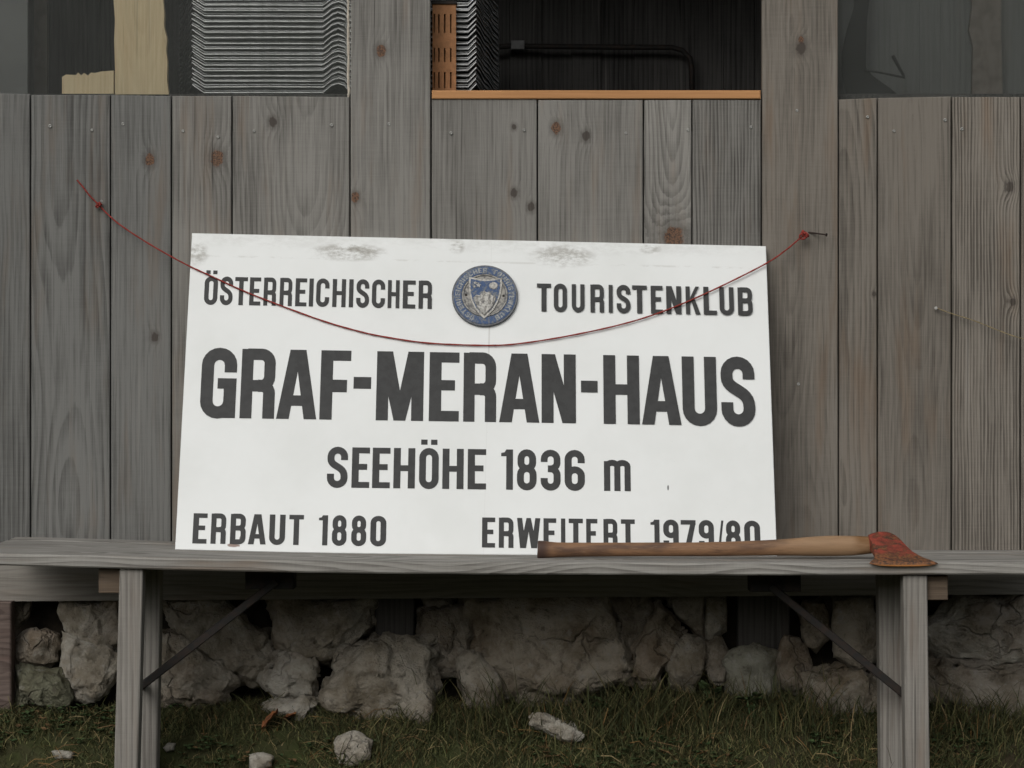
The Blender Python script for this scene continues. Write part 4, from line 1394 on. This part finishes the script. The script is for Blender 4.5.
for i, (poly, tone, label) in enumerate(LOOSE):
    cx = sum(p[0] for p in poly) / len(poly)
    Y = ground_hit(cx, max(p[1] for p in poly) - 3) - .005
    rock(poly, Y, .02, tone, label, 60 + i, 'loose stones lying in the grass', lean=.0004)

# ------------------------------------------------------------------ grass, weeds, dry leaves
def grass_mat():
    t = NT('grass_blades')
    a = t.n('ShaderNodeAttribute', attribute_name='tone')
    nd = t.bsdf(a.outputs['Color'], .75, 0, None, .15)
    return t.m
TUFTS = [(505, 30, 90, .16), (455, 34, 90, .10), (560, 50, 320, .115), (620, 44, 320, .14), (665, 40, 260, .13), (705, 40, 240, .115), (780, 34, 220, .12), (822, 34, 140, .14), (950, 44, 240, .12),
         (1005, 34, 180, .11), (600, 130, 500, .085), (860, 80, 240, .085), (335, 24, 60, .06), (205, 40, 110, .055), (60, 60, 120, .045), (880, 40, 120, .085), (400, 30, 50, .05)]
def build_grass(N):
    verts, faces, tones = [], [], []
    def blade(x, y, h, w, a, bend, c, droop=.12):
        dx, dy = math.cos(a) * bend, math.sin(a) * bend
        b = random.uniform(0, math.pi)
        wxx, wyy = math.cos(b) * w, math.sin(b) * w
        z = ground_z(x, y) - .003
        n0 = len(verts)
        for s, k in ((0, 1.0), (.4, .9), (.75, .6)):
            cxx, cyy, cz = x + dx * s * s, y + dy * s * s, z + h * (s - droop * s * s)
            verts.append((cxx - wxx * k, cyy - wyy * k, cz)); verts.append((cxx + wxx * k, cyy + wyy * k, cz))
        verts.append((x + dx, y + dy, z + h * (1 - droop)))
        faces.extend([(n0, n0 + 1, n0 + 3, n0 + 2), (n0 + 2, n0 + 3, n0 + 5, n0 + 4), (n0 + 4, n0 + 5, n0 + 6)])
        tones.extend([c, c, c])
    def green():
        g = random.uniform(.5, 1.4)
        q_ = random.random()
        if q_ < .45: return (.058 * g, .066 * g, .029 * g)
        if q_ < .78: return (.10 * g, .104 * g, .042 * g)
        return (.15 * g, .13 * g, .060 * g)
    def straw():
        return random.choice([(.27, .21, .11), (.22, .16, .08), (.16, .10, .05), (.19, .115, .045)])
    n1 = int(N * .74)
    X = np.concatenate([rng.uniform(-1.25, 1.25, n1), rng.uniform(-2.6, 2.6, N - n1)])
    Yv = np.concatenate([rng.uniform(5.22, 5.52, n1), rng.uniform(4.0, 5.45, N - n1)])
    for x, y in zip(X, Yv):
        cl = noise.noise(Vector((x * 7, y * 7, 1.0)))
        cl2 = noise.noise(Vector((x * 3.3, y * 6, 7.0)))
        px = x / y * F + 512
        if cl < -.25 and random.random() < .75: continue
        h = (.016 + .024 * random.random() + .045 * max(0, cl))
        if px < 330: h *= .75
        if random.random() < .02: h *= 2.2
        a = random.uniform(0, 2 * math.pi)
        bend = random.uniform(.3, 1.4) * h
        mid = math.exp(-((px - 560) / 230) ** 2) + .35 * math.exp(-((px - 280) / 60) ** 2)
        dry = .09 + .20 * max(0, cl2 + .15) + .12 * mid * (1 if y < 5.41 else .3)
        if random.random() < dry:
            c = straw()
            if random.random() < .6: bend = random.uniform(.02, .07); h *= .5
            blade(x, y, h, random.uniform(.0006, .0012), a, bend, c, .3)
        else:
            blade(x, y, h, random.uniform(.0007, .0016), a, bend, green())
    for px, sp_, cnt, hh in TUFTS:
        for k in range(cnt):
            y = 5.44 + random.gauss(0, .025)
            x = (px + random.gauss(0, sp_ * .6) - 512) / F * y
            h = hh * random.uniform(.35, 1.0)
            blade(x, y, h, random.uniform(.0008, .0016), random.uniform(0, 2 * math.pi), h * random.uniform(.15, .8), straw() if random.random() < .07 else tuple(q_ * .8 for q_ in green()), random.choice((.08, .12, .35)))
    # clover and other small broad leaves between the blades, and straws lying about
    def leaflet(c, r, a, tilt, colr):
        n0 = len(verts)
        ux, uy = math.cos(a), math.sin(a)
        for k in range(6):
            q_ = 2 * math.pi * k / 6
            e, f_ = math.cos(q_) * r, math.sin(q_) * r * .8
            verts.append((c[0] + ux * e - uy * f_, c[1] + uy * e + ux * f_, c[2] + e * tilt + abs(f_) * .25))
        faces.append(tuple(range(n0, n0 + 6)))
        tones.append(colr)
    for k in range(2600):
        x, y = random.uniform(-1.2, 1.2), random.uniform(5.26, 5.5)
        if noise.noise(Vector((x * 5, y * 5, 21.0))) < .02: continue
        z = ground_z(x, y) + random.uniform(.006, .026)
        g = random.uniform(.7, 1.25)
        colr = (.055 * g, .085 * g, .034 * g) if random.random() < .85 else (.16 * g, .10 * g, .05 * g)
        a = random.uniform(0, 6.28)
        for j in range(3):
            b = a + j * 2.09
            r = random.uniform(.0035, .0065)
            leaflet((x + math.cos(b) * r, y + math.sin(b) * r, z), r, b, random.uniform(.1, .6), colr)
    for k in range(330):
        x, y = random.uniform(-1.2, 1.2), random.uniform(5.26, 5.47)
        if noise.noise(Vector((x * 3, y * 4, 31.0))) < -.1: continue
        L, a = random.uniform(.02, .075), random.gauss(0, .9)
        z0 = ground_z(x, y) + random.uniform(.004, .03)
        x1, y1 = x + math.cos(a) * L, y + math.sin(a) * L * .7
        z1 = ground_z(x1, y1) + random.uniform(.004, .03)
        n0 = len(verts)
        w = random.uniform(.0005, .0011)
        zm = (z0 + z1) / 2 + random.uniform(0, .012)
        verts.extend([(x, y, z0 - w), (x, y, z0 + w), ((x + x1) / 2, (y + y1) / 2, zm - w), ((x + x1) / 2, (y + y1) / 2, zm + w), (x1, y1, z1 - w * .5), (x1, y1, z1 + w * .5)])
        faces.extend([(n0, n0 + 2, n0 + 3, n0 + 1), (n0 + 2, n0 + 4, n0 + 5, n0 + 3)])
        c = straw()
        tones.extend([c, c])
    me = bpy.data.meshes.new('grass')
    me.from_pydata(verts, [], faces)
    at = me.attributes.new('tone', 'FLOAT_COLOR', 'FACE')
    at.data.foreach_set('color', np.concatenate([np.array(tones), np.ones((len(tones), 1))], 1).astype(np.float32).ravel())
    me.materials.append(grass_mat())
    o = bpy.data.objects.new('grass', me)
    col.objects.link(o)
    return tag(o, 'short dark green grass mixed with dry straw at the foot of the hut', 'grass', None, 'stuff')
build_grass(46000)

M_leafg = plain('weed_leaf', (.075, .115, .045), .6, 0, .4, 60)
M_leafb = plain('dry_leaf_brown', (.30, .115, .045), .75, 0, .5, 60, .5, other=(.14, .06, .03))
def leaf_verts(m, c, L, W, a, tilt, curl=.3):
    """cupped leaf with a pointed end"""
    d = Vector((math.cos(a), math.sin(a), 0)); s = Vector((-math.sin(a), math.cos(a), 0))
    n, vs, fs = 8, [], []
    for i in range(n + 1):
        q = i / n
        w = W * math.sin(math.pi * min(1, q * .96 + .03)) ** .7 / 2
        z = math.sin(tilt) * L * q - curl * L * q * q * .5
        mid = c + d * L * q * math.cos(tilt) + Vector((0, 0, z))
        jz = random.uniform(-.1, .1) * W
        vs += [mid - s * w + Vector((0, 0, W * .18 + jz)), mid, mid + s * w + Vector((0, 0, W * .18 - jz))]
    for i in range(n):
        a0 = i * 3
        fs += [(a0, a0 + 1, a0 + 4, a0 + 3), (a0 + 1, a0 + 2, a0 + 5, a0 + 4)]
    m.add(vs, fs)
for (px, py, nl, sz, label) in ((602, 727, 6, .036, 'small broad leaved weed in the grass beside the long thin stone'),
                                (708, 716, 8, .034, 'leafy weed in the long grass below the pointed stone'),
                                (752, 724, 7, .032, 'low leafy weed in the grass below the mossy pale stone')):
    Y = ground_hit(px, py)
    c = P(px, py, Y)
    m = MB()
    for k in range(nl):
        a = 2 * math.pi * k / nl + random.uniform(-.3, .3)
        b = c + Vector((random.uniform(-.012, .012), random.uniform(-.012, .004), random.uniform(.022, .055)))
        m.tube([c - Vector((0, 0, .005)), b], .0008, 5)
        leaf_verts(m, b, sz * random.uniform(.8, 1.2), sz * .75, a, random.uniform(.2, .7))
    tag(m.build('weed_plant', M_leafg, None, True, c), label, 'weed')
for (px, py, L, W, a, tl, label) in ((262, 738, .062, .055, .25, 1.0, 'crinkled orange brown dry leaf lying under the flat whitish stone'),
                                     (282, 728, .036, .034, .15, .6, 'smaller curled dry leaf right beside the crinkled orange one')):
    Y = ground_hit(px, py)
    c = P(px, py, Y) + Vector((0, 0, .014))
    m = MB()
    leaf_verts(m, c, L, W, a, tl, .5)
    tag(m.build('dry_leaf', M_leafb, None, True, c), label, 'dry leaf', 'dry leaves on the grass')
